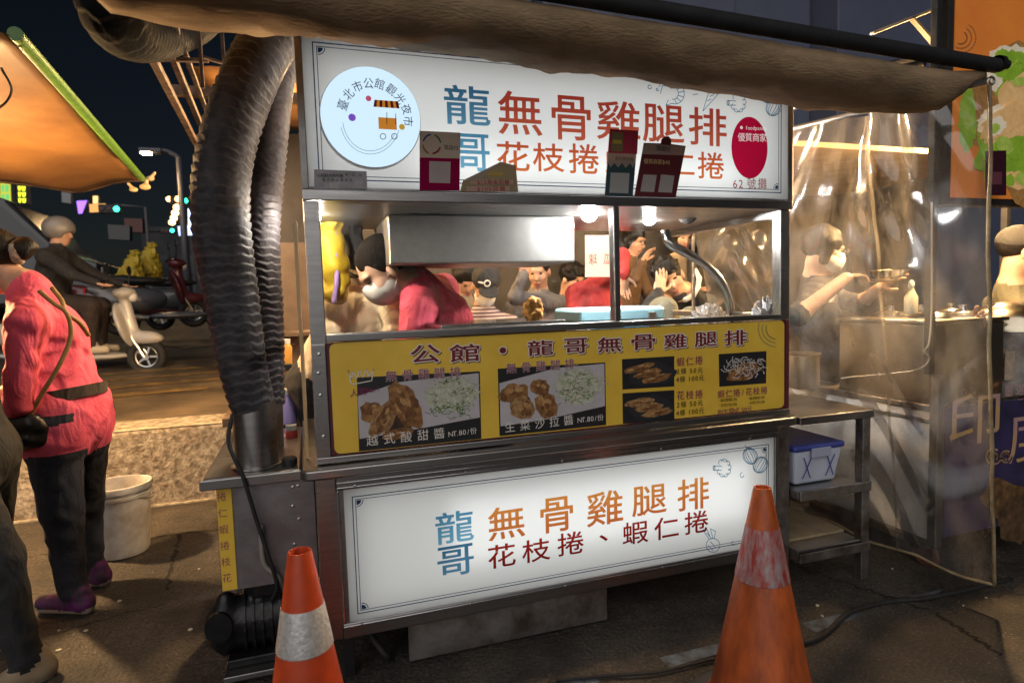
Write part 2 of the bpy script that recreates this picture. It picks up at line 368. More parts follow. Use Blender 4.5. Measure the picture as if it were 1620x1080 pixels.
mb = MB(); mb.add([(-120, 2.28, .546), (120, 2.28, .546), (120, 12, .74), (-120, 12, .74)], [(0, 1, 2, 3)]); mb.add([(-250, 12, .74), (250, 12, .74), (250, 400, 1.0), (-250, 400, 1.0)], [(0, 1, 2, 3)])
obj('road', mb, ROAD, kind='structure')
WHITEL = mat('worn_white_paint', (.62, .55, .42), .6, var=.5, vscale=30, col2=(.25, .2, .14))
YELL = mat('worn_yellow_paint', (.26, .16, .04), .65, var=.8, vscale=9, col2=(.07, .05, .03))
mb = MB(); mb.box(-4, 1, 1.935, 1.965, .551, .5545); obj('kerb_paint_line', mb, WHITEL, kind='structure')
mb = MB(); mb.box(-4, 1, 1.90, 1.926, .108, .1185); obj('kerb_foot_line', mb, WHITEL, kind='structure')
def rz(y): return .546+.194*(y-2.28)/9.72 if y < 12 else .74
mb = MB()
for i in range(4):
    y0 = 2.9+.55*i; x0 = -3.4+.2*i; mb.add([(x0, y0, rz(y0)+.005), (x0+2.6, y0+.5, rz(y0+.5)+.005), (x0+2.55, y0+.68, rz(y0+.68)+.005), (x0, y0+.17, rz(y0+.17)+.005)], [(0, 1, 2, 3)])
obj('road_marking', mb, YELL, kind='structure')
# joints, patches and a low ridge on the pavement
TAPE = mat('worn_blue_paint', (.16, .20, .25), .7, var=.6, vscale=18, col2=(.05, .055, .06))
for q in (((1270, 985), (1345, 962), (1368, 972), (1290, 1000)), ((1030, 1030), (1130, 1010), (1150, 1030), (1060, 1055)), ((880, 1070), (925, 1058), (950, 1078), (900, 1095)), ((1440, 938), (1490, 932), (1480, 944), (1440, 948))):
    mb = MB(); mb.poly([at(*p, z=.004) for p in q]); obj('paint_patch', mb, TAPE, kind='structure')
DARKJ = mat('dark_joint', (.012, .01, .008), .9)
def gp(px, py):
    v = CF + CR*(px-810)/FPX - CU*(py-540)/FPX; t = (.05*(CAM[1]+.3)-CAM[2])/(v[2]-.05*v[1]); return Vector(CAM+t*v)+Vector((0, 0, .003))
def crack(a, b, seed, w=.006):
    rnd = random.Random(seed); a, b = gp(*a), gp(*b); n = 26; L_, R_ = [], []
    for i in range(n+1):
        p = a.lerp(b, i/n); d = (b-a).normalized(); q = Vector((-d.y, d.x, 0)); p = p+q*rnd.uniform(-.012, .012); ww = w*rnd.uniform(.3, 1.3); p.z = ground_z(p.y)+.003; L_.append(p+q*ww); R_.append(p-q*ww)
    mb = MB(); mb.add(L_+R_, [(i, i+1, n+2+i, n+1+i) for i in range(n)]); obj('pavement_crack', mb, DARKJ, kind='structure')
crack((30, 885), (170, 858), 1); crack((170, 858), (345, 838), 2); crack((262, 935), (286, 845), 3, .009); crack((40, 1015), (260, 955), 4, .005); crack((1262, 897), (1470, 965), 5, .006); crack((1480, 970), (1585, 1045), 6, .008)
WHITEBIT = mat('litter_white', (.6, .55, .45), .7)
for i in range(34):
    x, y = random.uniform(-1.3, -.35), random.uniform(-.6, 1.7); s = random.uniform(.003, .011)
    if i > 22: x, y = random.uniform(.9, 2.6), random.uniform(-.9, .1)
    mb = MB(); a = random.uniform(0, 6); z = ground_z(y)
    mb.poly([(x+s*random.uniform(.6, 1.3)*math.cos(a+k*1.25), y+s*random.uniform(.6, 1.3)*math.sin(a+k*1.25), z+.001) for k in range(5)], (0, 0, .003))
    obj('litter_scrap', mb, WHITEBIT, label='tiny pale scrap of litter lying on the dirty pavement', cat='litter', group='litter scraps on the pavement')

GRIT = mat('grit_stones', (.20, .155, .10), .75, var=.7, vscale=40, col2=(.05, .04, .03))
rnd = random.Random(11); V = []; F = []
for i in range(9000):
    x, y = (rnd.uniform(-2.2, 3.2), rnd.uniform(-1.3, 1.9)) if i % 3 else (rnd.uniform(.9, 2.9), rnd.uniform(-1.0, .1)); r = rnd.uniform(.0012, .0034)*(1.6 if rnd.random() < .06 else 1); z = ground_z(y)+r*.3; o = len(V); a = rnd.uniform(0, 6)
    V += [(x+r*math.cos(a+k*1.571)*rnd.uniform(.7, 1.3), y+r*math.sin(a+k*1.571)*rnd.uniform(.7, 1.3), z) for k in range(4)]+[(x, y, z+r*rnd.uniform(.4, .9))]
    F += [(o, o+1, o+4), (o+1, o+2, o+4), (o+2, o+3, o+4), (o+3, o, o+4)]
mb = MB(); mb.v = V; mb.f = F; mb.mi = [0]*len(F); obj('grit', mb, GRIT, label='fine grit and small stones scattered over the pavement', cat='grit', kind='stuff')
# ================================================================ the food cart
W = 1.78
Z = dict(top=2.02, s0=1.585, r0=1.55, w0=1.14, y1=1.135, y0=.742, c1=.74, c0=.706, l1=.65, l0=.215, f0=.165)
cart = thing('food_cart', 'stainless steel fried chicken cart with lit white signs and yellow menu board', 'food cart', (0, 0, 0))
def cbox(name, *b, m=STEEL, parent=cart, bevel=.003, M=None):
    mb = MB(); mb.box(*b, M=M); return obj(name, mb, m, parent, bevel=bevel)
# --- upper light box
usign = obj('upper_sign', MB().box(-.005, W+.012, .11, .125, Z['s0'], Z['top']+.03).box(-.022, -.002, .0, .125, Z['s0'], Z['top']+.03).box(W+.004, W+.03, .0, .125, Z['s0'], Z['top']+.03).box(-.022, W+.03, .0, .125, Z['top']+.03, Z['top']+.045).box(-.002, W+.004, .004, .11, Z['s0']-.0, Z['s0']+.006), STEEL_D, cart, bevel=.002)
FACE = translucent('sign_acrylic', (.82, .82, .80))
obj('sign_face', MB().box(-.0015, W+.0035, .0, .003, Z['s0']+.007, Z['top']+.029), FACE, usign)
NAVY = translucent('ink_navy', (.02, .06, .14)); SKYB = translucent('ink_sky', (.05, .25, .45)); 
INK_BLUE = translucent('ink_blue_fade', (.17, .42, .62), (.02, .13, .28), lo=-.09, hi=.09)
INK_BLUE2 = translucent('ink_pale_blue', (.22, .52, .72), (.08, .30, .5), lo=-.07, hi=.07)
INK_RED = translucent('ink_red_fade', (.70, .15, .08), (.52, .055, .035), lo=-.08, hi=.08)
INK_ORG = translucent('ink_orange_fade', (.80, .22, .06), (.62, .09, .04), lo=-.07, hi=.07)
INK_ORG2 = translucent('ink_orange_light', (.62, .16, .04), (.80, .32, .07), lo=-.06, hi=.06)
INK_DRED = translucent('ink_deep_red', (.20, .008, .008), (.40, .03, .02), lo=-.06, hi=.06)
FP = -.0008
def border(sign, x0, x1, z0, z1, inset, w, y, m, name='border_line'):
    mb = MB(); a, b, c, d = x0+inset, x1-inset, z0+inset, z1-inset
    for r in ((a, b, c, c+w), (a, b, d-w, d), (a, a+w, c+w, d-w), (b-w, b, c+w, d-w)): mb.add([(r[0], y, r[2]), (r[1], y, r[2]), (r[1], y, r[3]), (r[0], y, r[3])], [(0, 1, 2, 3)])
    return obj(name, mb, m, sign)
border(usign, 0, W, Z['s0'], Z['top']+.026, .028, .0035, FP, NAVY); border(usign, 0, W, Z['s0'], Z['top']+.026, .040, .0022, FP, NAVY)
def corner_marks(sign, pts, y):
    for (x, z, a0) in pts:
        mb = MB(); mb.poly([(x, y, z)]+[(x+.015*math.cos(a0+t*math.pi/12), y, z+.015*math.sin(a0+t*math.pi/12)) for t in range(7)])
        arc = [a0+t*math.pi/16 for t in range(9)]
        for i in range(8): mb.add([(x+r*math.cos(a), y, z+r*math.sin(a)) for a, r in ((arc[i], .019), (arc[i+1], .019), (arc[i+1], .0215), (arc[i], .0215))], [(0, 1, 2, 3)])
        obj('corner_mark', mb, NAVY, sign)
corner_marks(usign, ((.044, Z['top']-.018, -math.pi/2), (W-.044, Z['s0']+.044, math.pi/2)), FP-.0003)
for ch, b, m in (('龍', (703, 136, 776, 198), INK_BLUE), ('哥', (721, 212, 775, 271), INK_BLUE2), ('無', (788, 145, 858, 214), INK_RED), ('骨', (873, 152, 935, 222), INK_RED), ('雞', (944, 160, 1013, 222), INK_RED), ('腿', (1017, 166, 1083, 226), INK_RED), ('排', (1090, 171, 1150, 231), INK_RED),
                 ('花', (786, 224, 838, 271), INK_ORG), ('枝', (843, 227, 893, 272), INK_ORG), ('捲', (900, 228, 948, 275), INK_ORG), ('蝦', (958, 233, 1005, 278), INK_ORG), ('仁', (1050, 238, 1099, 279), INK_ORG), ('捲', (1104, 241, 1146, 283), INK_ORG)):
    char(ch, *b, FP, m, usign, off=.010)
for ch, px_ in (('6', 1163), ('2', 1172), ('號', 1189), ('攤', 1206)): line_px(ch, (px_, 290.5), (px_, 290.5), 18.5, FP, INK_DRED, usign, 'character')
def sketch(strokes, y, w, m, sign, name='line_drawing'):
    """thin printed line drawing from surveyed polylines"""
    mb = MB()
    for s in strokes:
        p = [at(*q, y=y) for q in s]
        for a, b in zip(p[:-1], p[1:]):
            d = (b-a).normalized(); n = Vector((-d.z, 0, d.x))*w/2; e = d*w*.3; mb.add([a-n-e, b-n+e, b+n+e, a+n-e], [(0, 1, 2, 3)])
    return obj(name, mb, m, sign)
def ring(cx, cy, rx, ry, a0=0, a1=360, n=14, rot=0):
    o = []
    for i in range(n+1):
        a = R(a0+(a1-a0)*i/n); x, y = rx*math.cos(a), ry*math.sin(a); c, s = math.cos(R(rot)), math.sin(R(rot)); o.append((cx+x*c-y*s, cy+x*s+y*c))
    return o
def shrimp(cx, cy, k):
    st = [ring(cx, cy, 14*k, 16*k, -130, 110), ring(cx-2*k, cy, 7*k, 9*k, -130, 110)]
    for a in range(-100, 110, 30): st.append([(cx-2*k+7*k*math.cos(R(a)), cy+9*k*math.sin(R(a))), (cx+14*k*math.cos(R(a)), cy+16*k*math.sin(R(a)))])
    st += [[(cx-9*k, cy-12*k), (cx-20*k, cy-20*k), (cx-24*k, cy-10*k)], [(cx-8*k, cy-10*k), (cx-19*k, cy-12*k), (cx-22*k, cy)], [(cx-4*k, cy+15*k), (cx-14*k, cy+18*k), (cx-10*k, cy+10*k)]]
    return st
def onion(cx, cy, k, rot): return [ring(cx, cy, r*k, 14*k, rot=rot) for r in (3, 7, 10, 12)]+[[(cx+math.sin(R(rot))*14*k, cy-math.cos(R(rot))*14*k), (cx+math.sin(R(rot))*20*k, cy-math.cos(R(rot))*20*k)]]
def broccoli(cx, cy, k):
    st = [ring(cx+8*k*math.cos(R(a)), cy+11*k*math.sin(R(a)), 5*k, 5*k, a-100, a+100, 7) for a in range(-120, 150, 38)]
    return st+[[(cx-4*k, cy-3*k), (cx-17*k, cy-4*k), (cx-17*k, cy+4*k), (cx-4*k, cy+4*k)], ring(cx-17*k, cy, 2*k, 4*k)]
def carrot(cx, cy, k): return [[(cx-10*k, cy+28*k), (cx, cy-4*k), (cx+12*k, cy-14*k)], [(cx-10*k, cy+28*k), (cx+10*k, cy+6*k), (cx+24*k, cy-12*k)]]+[[(cx-3*k+i*4*k, cy+12*k-i*7*k), (cx+3*k+i*4*k, cy+9*k-i*7*k)] for i in range(4)]
for st_ in (shrimp(1068, 148, 1.05), carrot(1122, 148, 1), broccoli(1168, 163, .95), onion(1214, 150, 1, -25), onion(1224, 170, 1, 25), [ring(1028, 138, 3, 3, 0, 300, 6)], [ring(1040, 142, 2, 2, 0, 300, 6)], [[(1095, 142), (1102, 140)]], [[(1096, 150), (1104, 149)]]): sketch(st_, FP, .0026, SKYB, usign)
# --- round lit badge
disc = obj('round_badge', MB().lathe((.19, 0, 1.799), [(.0, -.03), (.150, -.03), (.152, -.022), (.152, -.002)], 48, axis=(0, 1, 0)), WHITEP, cart, smooth='auto')
BADGE = glow('badge_light', (.62, .82, 1.0), .75)
obj('badge_face', MB().poly([(.19+.149*math.cos(a*math.pi/24), -.0312, 1.799+.149*math.sin(a*math.pi/24)) for a in range(48)]), BADGE, disc)
INKN = mat('badge_ink', (.02, .03, .06), .6); BY = -.0325
for ch, (cx, cy) in zip('臺北市公館觀光夜市', ((542, 166), (551, 149), (565.5, 137), (583, 132), (600.5, 133), (619, 142), (633, 156), (643, 173), (646, 192))):
    c = at(cx, cy, y=BY); a = math.atan2(c.x-.19, c.z-1.799); ux = Vector((math.cos(a), 0, -math.sin(a))); uz = Vector((math.sin(a), 0, math.cos(a)))
    mb = MB(); put_glyph(mb, ch, (0, 0, 0), ux, uz, .029, .031, 0); o = obj('character', mb, INKN, disc); o.location = c
BOR = mat('badge_orange', (.75, .28, .03), .5, emit=(.75, .28, .03), strength=.35); BRED = mat('badge_red', (.5, .03, .03), .5)
mb = MB(); sc = lambda x, z: (.245+x, BY, 1.795+z)
mb.poly([sc(-.035, -.03), sc(.02, -.03), sc(.02, .005), sc(-.035, .005)]); obj('printed_cart', mb, BOR, disc)
for i in range(9): obj('printed_stripe', MB().poly([sc(-.048+i*.0088, .035), sc(-.048+(i+1)*.0088, .035), sc(-.044+(i+1)*.0078, .056), sc(-.044+i*.0078, .056)]), BOR if i % 2 else BRED, disc)
for st_ in ([(612, 178), (612, 197)], [(626, 180), (626, 197)], ring(606, 216, 4.5, 4.5), ring(624, 216, 4.5, 4.5)): sketch([st_], BY-.0002, .002, INKN, disc)
sketch([ring(586, 187, 48, 57, 20, 165), ring(586, 187, 44, 52, 30, 172)], BY-.0002, .0012, INKN, disc)
for (px, py, r, col) in ((583, 156, .0085, (.7, .12, .2)), (557, 186, .011, (.25, .1, .7)), (636, 201, .009, (.65, .4, .03))):
    c = at(px, py, y=BY); obj('printed_dot', MB().poly([(c.x+r*math.cos(a), BY, c.z+r*math.sin(a)) for a in [k*math.pi/10 for k in range(20)]]), mat('dot_%d' % px, col, .5, emit=col, strength=.4), disc)
# --- oval badge at the right, lettering only
cO = at(1189, 233, y=-.012); oval = obj('oval_badge', MB().poly([(cO.x+.083*math.cos(a*math.pi/24), -.0016, cO.z+.115*math.sin(a*math.pi/24)) for a in range(48)]), translucent('badge_crimson', (.62, .008, .06)), cart)
WINK = mat('backlit_white', (.8, .78, .78), .5, emit=(.9, .88, .88), strength=.42)
line_px('foodpanda', (1181, 202), (1211, 203), 13, -.0024, WINK, oval); line_px('優質商家', (1173, 217), (1207, 218), 17, -.0024, WINK, oval)
c = at(1173, 202, y=-.0024); obj('round_mark', MB().poly([(c.x+  .006*math.cos(a*math.pi/8), -.0024, c.z+.006*math.sin(a*math.pi/8)) for a in range(16)]), WINK, oval)
# --- frame: posts, rails
cbox('post', -.02, .026, .004, .05, Z['y0'], Z['r0']); cbox('post', W-.026, W+.02, .004, .05, Z['y0'], Z['r0'])
cbox('rear_post', -.02, .022, .78, .82, .2, Z['top']); cbox('rear_post', W+.052, W+.066, .70, .715, .2, Z['top'])
cbox('sign_rail', -.022, W+.022, -.008, .05, Z['r0']+.001, Z['s0']-.001)
cbox('roof_sheet', -.02, W+.02, .052, .82, Z['r0']+.003, Z['r0']+.02)
cbox('window_divider', 1.024, 1.048, .006, .045, Z['w0']+.004, Z['r0'])
cbox('sill', .026, 1.048, -.012, .05, Z['y1']-.015, Z['w0']+.004); cbox('sill', 1.049, W-.026, -.004, .05, Z['y1']-.012, Z['w0']+.002)
cbox('side_rail', -.02, .02, .051, .779, Z['w0']-.02, Z['w0']+.005); cbox('side_rail', W-.018, W+.018, .051, .779, Z['w0']-.02, Z['w0']+.005)
cbox('side_beam', W-.02, W+.018, .051, .779, Z['r0']-.03, Z['r0']+.002, m=CHROME)
GLASS = clear_sheet('window_glass', dirt=.05, dirtcol=(.75, .72, .68), gloss=.045, rough=.05, scale=7, stretch=(1, 1, 1), lo=.56, hi=.9, back=.5)
cbox('window_pane', .027, 1.023, .026, .030, Z['w0']+.005, Z['r0']-.001, m=GLASS, bevel=0)
cbox('window_pane', 1.049, W-.027, .026, .030, Z['w0']+.003, Z['r0']-.001, m=GLASS, bevel=0)
# --- yellow menu board
MENU_Y = mat('menu_yellow', (.80, .54, .07), .42, var=.25, vscale=5, col2=(.70, .45, .045), bump=.03, bscale=150)
board = obj('menu_board', MB().box(.024, W-.005, -.002, .002, Z['y0']+.022, Z['y1']-.017), mat('board_edge_maroon', (.08, .01, .02), .5), cart)
def rrect(x0, x1, z0, z1, r, y, n=5):
    o = []
    for (cx, cz, a0) in ((x1-r, z1-r, 0), (x0+r, z1-r, 90), (x0+r, z0+r, 180), (x1-r, z0+r, 270)):
        for i in range(n+1): a = R(a0+90*i/n); o.append((cx+r*math.cos(a), y, cz+r*math.sin(a)))
    return o
obj('menu_sheet', MB().poly(rrect(.033, W-.012, Z['y0']+.026, Z['y1']-.019, .02, -.0028)), MENU_Y, board)
cbox('board_frame', -.02, .023, -.006, .003, Z['y0']+.02, Z['y1']-.02); cbox('board_frame', -.022, W+.01, -.012, .004, Z['y0'], Z['y0']+.0205)
cbox('board_frame', W-.0045, W+.012, -.005, .003, Z['y0']+.021, Z['y1']-.016, m=mat('maroon_trim', (.10, .012, .02), .5))
for px, py in ((505, 560), (507, 625), (512, 690), (504, 590)): c = at(px, py, y=-.008); obj('bolt', MB().lathe((c.x, -.006, c.z), [(.006, 0), (.005, -.003), (0, -.004)], 10, axis=(0, 1, 0)), BOLT, cart)
MY = -.0036
TRED = mat('menu_title_red', (.16, .008, .014), .45); TWHITE = mat('menu_white', (.72, .68, .62), .5); TDK = mat('menu_black', (.02, .02, .022), .35); TMAR = mat('menu_maroon', (.22, .02, .09), .5); TSH = mat('menu_print_shadow', (.08, .035, .01), .5)
for ch, b in (('公', (649, 545, 697, 574)), ('館', (711, 544, 759, 572)), ('・', (790, 549, 801, 559)), ('龍', (835, 538, 876, 562)), ('哥', (892, 535, 930, 559)), ('無', (945, 533, 984, 557)), ('骨', (999, 529, 1037, 553)), ('雞', (1050, 528, 1087, 551)), ('腿', (1099, 525, 1135, 548)), ('排', (1146, 522, 1182, 546))):
    o = char(ch, *b, MY-.0003, TSH, board, off=.010, spread=.0032); o.location += Vector((.003, 0, -.003)); o.name = 'character_shadow'
    o = char(ch, *b, MY-.0009, TWHITE, board, off=.010, spread=.0036); o.name = 'character_outline'
    char(ch, *b, MY-.0015, TRED, board, off=.016)
FRIED = mat('print_fried', (.36, .18, .055), .6, var=.7, vscale=45, col2=(.12, .045, .012)); FRIED2 = mat('print_fried_pale', (.42, .25, .10), .6, var=.6, vscale=60, col2=(.18, .08, .025))
PLATE = mat('print_plate', (.50, .47, .50), .5, var=.15, vscale=10); SPROUT = mat('print_sprout', (.62, .62, .50), .6, var=.4, vscale=90, col2=(.35, .4, .22)); LEAF = mat('print_leaf', (.14, .28, .06), .6, var=.5, vscale=70)
SHADEP = mat('print_brown', (.05, .025, .012), .6, var=.5, vscale=50)
FRIED_HI = mat('print_crust_light', (.54, .33, .14), .6, var=.5, vscale=110, col2=(.34, .16, .05)); FRIED_LO = mat('print_crust_dark', (.20, .085, .025), .6, var=.6, vscale=110, col2=(.10, .035, .01))
def blobpx(cx, cy, rx, ry, rot, y, m, parent, seed, n=18, name='printed_food'):
    rnd = random.Random(seed); pts = []
    for i in range(n):
        a = 2*math.pi*i/n; k = 1+rnd.uniform(-.14, .14); x, z = rx*k*math.cos(a), ry*k*math.sin(a); c, s = math.cos(R(rot)), math.sin(R(rot)); pts.append(at(cx+x*c-z*s, cy+x*s+z*c, y=y))
    ob = obj(name, MB().poly(pts), m, parent)
    if name == 'printed_food' and m in (FRIED, FRIED2):
        c, s = math.cos(R(rot)), math.sin(R(rot))
        for i in range(9):
            a, q = rnd.uniform(0, 6.28), rnd.uniform(.1, .72); x, z = rx*q*math.cos(a), ry*q*math.sin(a); k = rnd.uniform(.12, .3); hi = z < 0 and rnd.random() < .7
            p2 = [at(cx+(x+rx*k*math.cos(t)*rnd.uniform(.6, 1.3))*c-(z+ry*k*math.sin(t)*rnd.uniform(.6, 1.3))*s, cy+(x+rx*k*math.cos(t)*rnd.uniform(.6, 1.3))*s+(z+ry*k*math.sin(t))*c, y=y-.00008-.00001*i) for t in [j*.785 for j in range(8)]]
            obj('printed_crust', MB().poly(p2), FRIED_HI if hi else FRIED_LO, parent)
    return ob
def strands(cx, cy, rx, ry, n, y, m, parent, seed, w=.0016):
    rnd = random.Random(seed); st = []
    for i in range(n):
        a = rnd.uniform(0, 6.28); q = math.sqrt(rnd.random()); x, yy = cx+rx*q*math.cos(a), cy+ry*q*math.sin(a); b = rnd.uniform(0, 6.28); l = rnd.uniform(5, 14)
        st.append([(x, yy), (x+l*.5*math.cos(b), yy+l*.4*math.sin(b)), (x+l*math.cos(b+.7), yy+l*.7*math.sin(b+.7))])
    return sketch(st, y, w, m, parent, 'printed_sprouts')
def photo(corners): return obj('photo_print', MB().poly(quad_px(corners, MY)), TDK, board)
p1 = photo(((564.5, 597), (759, 587), (761.5, 693.5), (568, 713.5)))
obj('printed_plate', MB().poly(quad_px(((566, 626), (632, 604), (757, 590), (759, 660), (640, 682), (569, 694)), MY-.0004)), PLATE, p1)
blobpx(714, 624, 42, 26, -6, MY-.0006, mat('print_sprout_bed', (.56, .56, .50), .6, var=.5, vscale=70, col2=(.38, .40, .28)), p1, 70); strands(716, 622, 42, 27, 260, MY-.0008, SPROUT, p1, 1); strands(712, 650, 30, 12, 40, MY-.0010, LEAF, p1, 2, .002)
for i, (a, b, c, d, e, m) in enumerate(((628, 668, 22, 24, 20, SHADEP), (588, 652, 19, 17, 5, FRIED), (606, 662, 16, 34, 32, FRIED2), (642, 642, 21, 42, -28, FRIED), (630, 686, 26, 9, -8, FRIED))): blobpx(a, b, c, d, e, MY-.0012-.0003*i, m, p1, i)
p2 = photo(((787.4, 583), (957.5, 573), (959, 672), (790.4, 689.5)))
obj('printed_plate', MB().poly(quad_px(((790, 606), (880, 582), (956, 575), (957, 642), (860, 664), (792, 674)), MY-.0004)), PLATE, p2)
blobpx(914, 611, 38, 26, -6, MY-.0006, mat('print_sprout_bed', (.50, .50, .40), .6), p2, 71); strands(915, 610, 38, 27, 260, MY-.0008, SPROUT, p2, 3); strands(905, 620, 34, 24, 22, MY-.0010, LEAF, p2, 4, .002)
for i, (a, b, c, d, e, m) in enumerate(((824, 640, 18, 18, 0, SHADEP), (812, 622, 24, 15, -12, FRIED), (854, 612, 15, 13, 10, FRIED), (826, 645, 20, 19, -10, FRIED2), (864, 640, 17, 22, -20, FRIED))): blobpx(a, b, c, d, e, MY-.0012-.0003*i, m, p2, 10+i)
for j, cs in enumerate((((984, 568), (1066.7, 563), (1066.7, 611), (984.7, 616)), ((984.7, 622), (1066.7, 616.7), (1067, 665), (985.4, 670)))):
    p = photo(cs); yy = (0, 54)[j]
    blobpx(1030, 590+yy, 38, 19, -4, MY-.0004, mat('print_black_plate', (.03, .03, .035), .3), p, 20+j)
    for i in range(3): blobpx(1012+i*14, 582+yy+i*8, 24, 6, -14+3*j, MY-.0008-.0003*i, FRIED2 if j else FRIED, p, 30+3*j+i)
p = photo(((1137, 560), (1212.6, 555), (1212, 606), (1138, 611.5))); blobpx(1176, 588, 28, 13, -18, MY-.0004, FRIED, p, 40); strands(1176, 580, 30, 14, 70, MY-.0008, mat('print_mayo', (.66, .64, .62), .5), p, 41, .0024)
for t, a, b, h, m in (('無骨雞腿排', (619, 594.5), (720, 588), 17, TMAR), ('無骨雞腿排', (809, 582), (901, 575), 16, TMAR), ('越式酸甜醬', (589, 696), (695, 685), 17, TWHITE), ('生菜沙拉醬', (807, 675), (899.5, 664), 16, TWHITE), ('NT.80/份', (713, 686), (749, 681), 14, TWHITE), ('NT.80/份', (917, 664), (950, 660), 13, TWHITE),
                      ('人', (560, 621), (560, 621), 12, TMAR), ('氣', (573, 618.5), (573, 618.5), 12, TMAR), ('No.1', (583, 617), (598, 614), 13, TMAR), ('蝦仁捲', (1077, 572), (1106, 569.5), 13.5, TMAR), ('花枝捲', (1077, 625), (1106, 623), 13.5, TMAR), ('2條 50元', (1073, 587), (1108, 585), 9.5, TDK), ('4條 100元', (1072, 600), (1110, 597), 9.5, TDK), ('2條 50元', (1073, 640), (1108, 637), 9.5, TDK), ('4條 100元', (1072, 653), (1110, 649), 9.5, TDK),
                      ('蝦仁捲/花枝捲', (1141, 623), (1209, 617), 12, TMAR), ('・越式酸甜口味', (1138, 633), (1164, 631), 5.5, TDK), ('・生菜沙拉口味', (1138, 641), (1164, 639), 5.5, TDK), ('・越式酸甜口味', (1184, 630), (1208, 628), 5.5, TDK), ('・生菜沙拉口味', (1184, 637), (1208, 635), 5.5, TDK), ('附生菜NT 50元', (1140, 652), (1186, 646), 9.5, TMAR)):
    line_px(t, a, b, h*1.12, MY-.0032, m, board)
for t, a, b, h in (('無骨雞腿排', (619, 594.5), (720, 588), 17), ('無骨雞腿排', (809, 582), (901, 575), 16)): line_px(t, a, b, h*1.12, MY-.0028, TWHITE, board, off=.016)
sketch([[(551, 586), (556, 608), (588, 602), (591, 584), (584, 596), (580, 584), (574, 597), (569, 585), (564, 599), (559, 587), (556, 599), (551, 586)]], MY-.0006, .003, TWHITE, board, 'crown_print')
sketch([ring(1228, 520, 16+6*i, 16+6*i, 90, 200) for i in range(3)], MY-.0002, .005, mat('menu_pale', (.6, .45, .14), .5), board, 'swirl_print')
# --- counter
def slab(name, x0, x1, y0, y1, z0, z1, r, m=STEEL, parent=cart):
    o = []
    for (cx, cy, a0) in ((x1-r, y1-r, 0), (x0+r, y1-r, 90), (x0+r, y0+r, 180), (x1-r, y0+r, 270)):
        for i in range(6): a = R(a0+18*i); o.append((cx+r*math.cos(a), cy+r*math.sin(a), z0))
    return obj(name, MB().poly(o, (0, 0, z1-z0)), m, parent, bevel=.006, smooth='auto')
slab('counter_top', -.068, W+.012, -.062, .82, Z['c0'], Z['c1']-.002, .028)
# --- lower light box
lsign = obj('lower_sign', MB().box(.03, .052, .0, .10, Z['l0'], Z['l1']).box(1.722, 1.744, .0, .10, Z['l0'], Z['l1']).box(.03, 1.744, .085, .10, Z['l0'], Z['l1']), STEEL_D, cart)
obj('sign_face', MB().box(.0535, 1.7205, .0, .003, Z['l0']+.001, Z['l1']-.001), FACE, lsign)
cbox('cabinet_frame', -.03, .032, .0, .04, Z['f0'], Z['c0']); cbox('cabinet_frame', 1.742, W+.02, .0, .05, .04, Z['c0'], m=STEEL_W)
cbox('cabinet_frame', .033, 1.741, -.002, .04, Z['l1'], Z['c0'])
cbox('cabinet_frame', .033, 1.741, -.004, .04, Z['f0'], Z['l0'])
for z in (Z['l1']+.006, Z['l1']+.022): cbox('trim_strip', .033, 1.741, -.007, -.0035, z, z+.004, m=CHROME, bevel=.001)
cbox('trim_strip', .034, .039, -.006, -.001, Z['l0'], Z['l1'], m=CHROME, bevel=.001); cbox('trim_strip', 1.7235, 1.729, -.006, -.001, Z['l0'], Z['l1'], m=CHROME, bevel=.001)
cbox('trim_strip', .033, 1.741, -.009, -.0045, Z['l0']-.012, Z['l0']-.007, m=CHROME, bevel=.001)
for x in (.09, .45, .8, 1.2, 1.6):
    for z in (Z['l0']-.009, Z['l1']+.012): obj('rivet', MB().lathe((x, -.008, z), [(.005, 0), (.004, -.002), (0, -.003)], 10, axis=(0, 1, 0)), BOLT, cart)
border(lsign, .054, 1.72, Z['l0'], Z['l1'], .024, .003, FP, NAVY); border(lsign, .054, 1.72, Z['l0'], Z['l1'], .034, .002, FP, NAVY)
corner_marks(lsign, ((.054+.038, Z['l0']+.038, 0), (.054+.038, Z['l1']-.038, -math.pi/2), (1.72-.038, Z['l1']-.038, math.pi)), FP-.0003)
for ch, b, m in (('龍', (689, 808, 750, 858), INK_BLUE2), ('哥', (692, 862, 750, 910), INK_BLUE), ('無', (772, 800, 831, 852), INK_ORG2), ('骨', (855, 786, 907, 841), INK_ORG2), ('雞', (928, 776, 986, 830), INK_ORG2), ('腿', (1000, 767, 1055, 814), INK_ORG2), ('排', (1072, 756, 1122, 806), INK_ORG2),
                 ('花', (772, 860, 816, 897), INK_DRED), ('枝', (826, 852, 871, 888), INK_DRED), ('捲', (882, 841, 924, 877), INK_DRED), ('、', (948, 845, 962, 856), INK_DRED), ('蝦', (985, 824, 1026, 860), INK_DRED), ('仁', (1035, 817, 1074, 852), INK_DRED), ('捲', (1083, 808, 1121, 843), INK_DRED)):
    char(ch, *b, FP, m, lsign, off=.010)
for st_ in (onion(1187, 721, .95, -25), onion(1203, 735, .95, 30), broccoli(1145, 740, .9), [ring(1128, 862, 11, 11), [(1122, 852), (1112, 838), (1118, 836), (1124, 850)], [(1126, 852), (1118, 842)], [(1128, 852), (1124, 836), (1132, 840), (1130, 852)], [(1124, 856), (1132, 866)], [(1120, 862), (1128, 870)]], [ring(1174, 751, 3, 4, 0, 280, 7)], [ring(1160, 859, 3, 3, 0, 280, 7)]): sketch(st_, FP, .0026, SKYB, lsign)
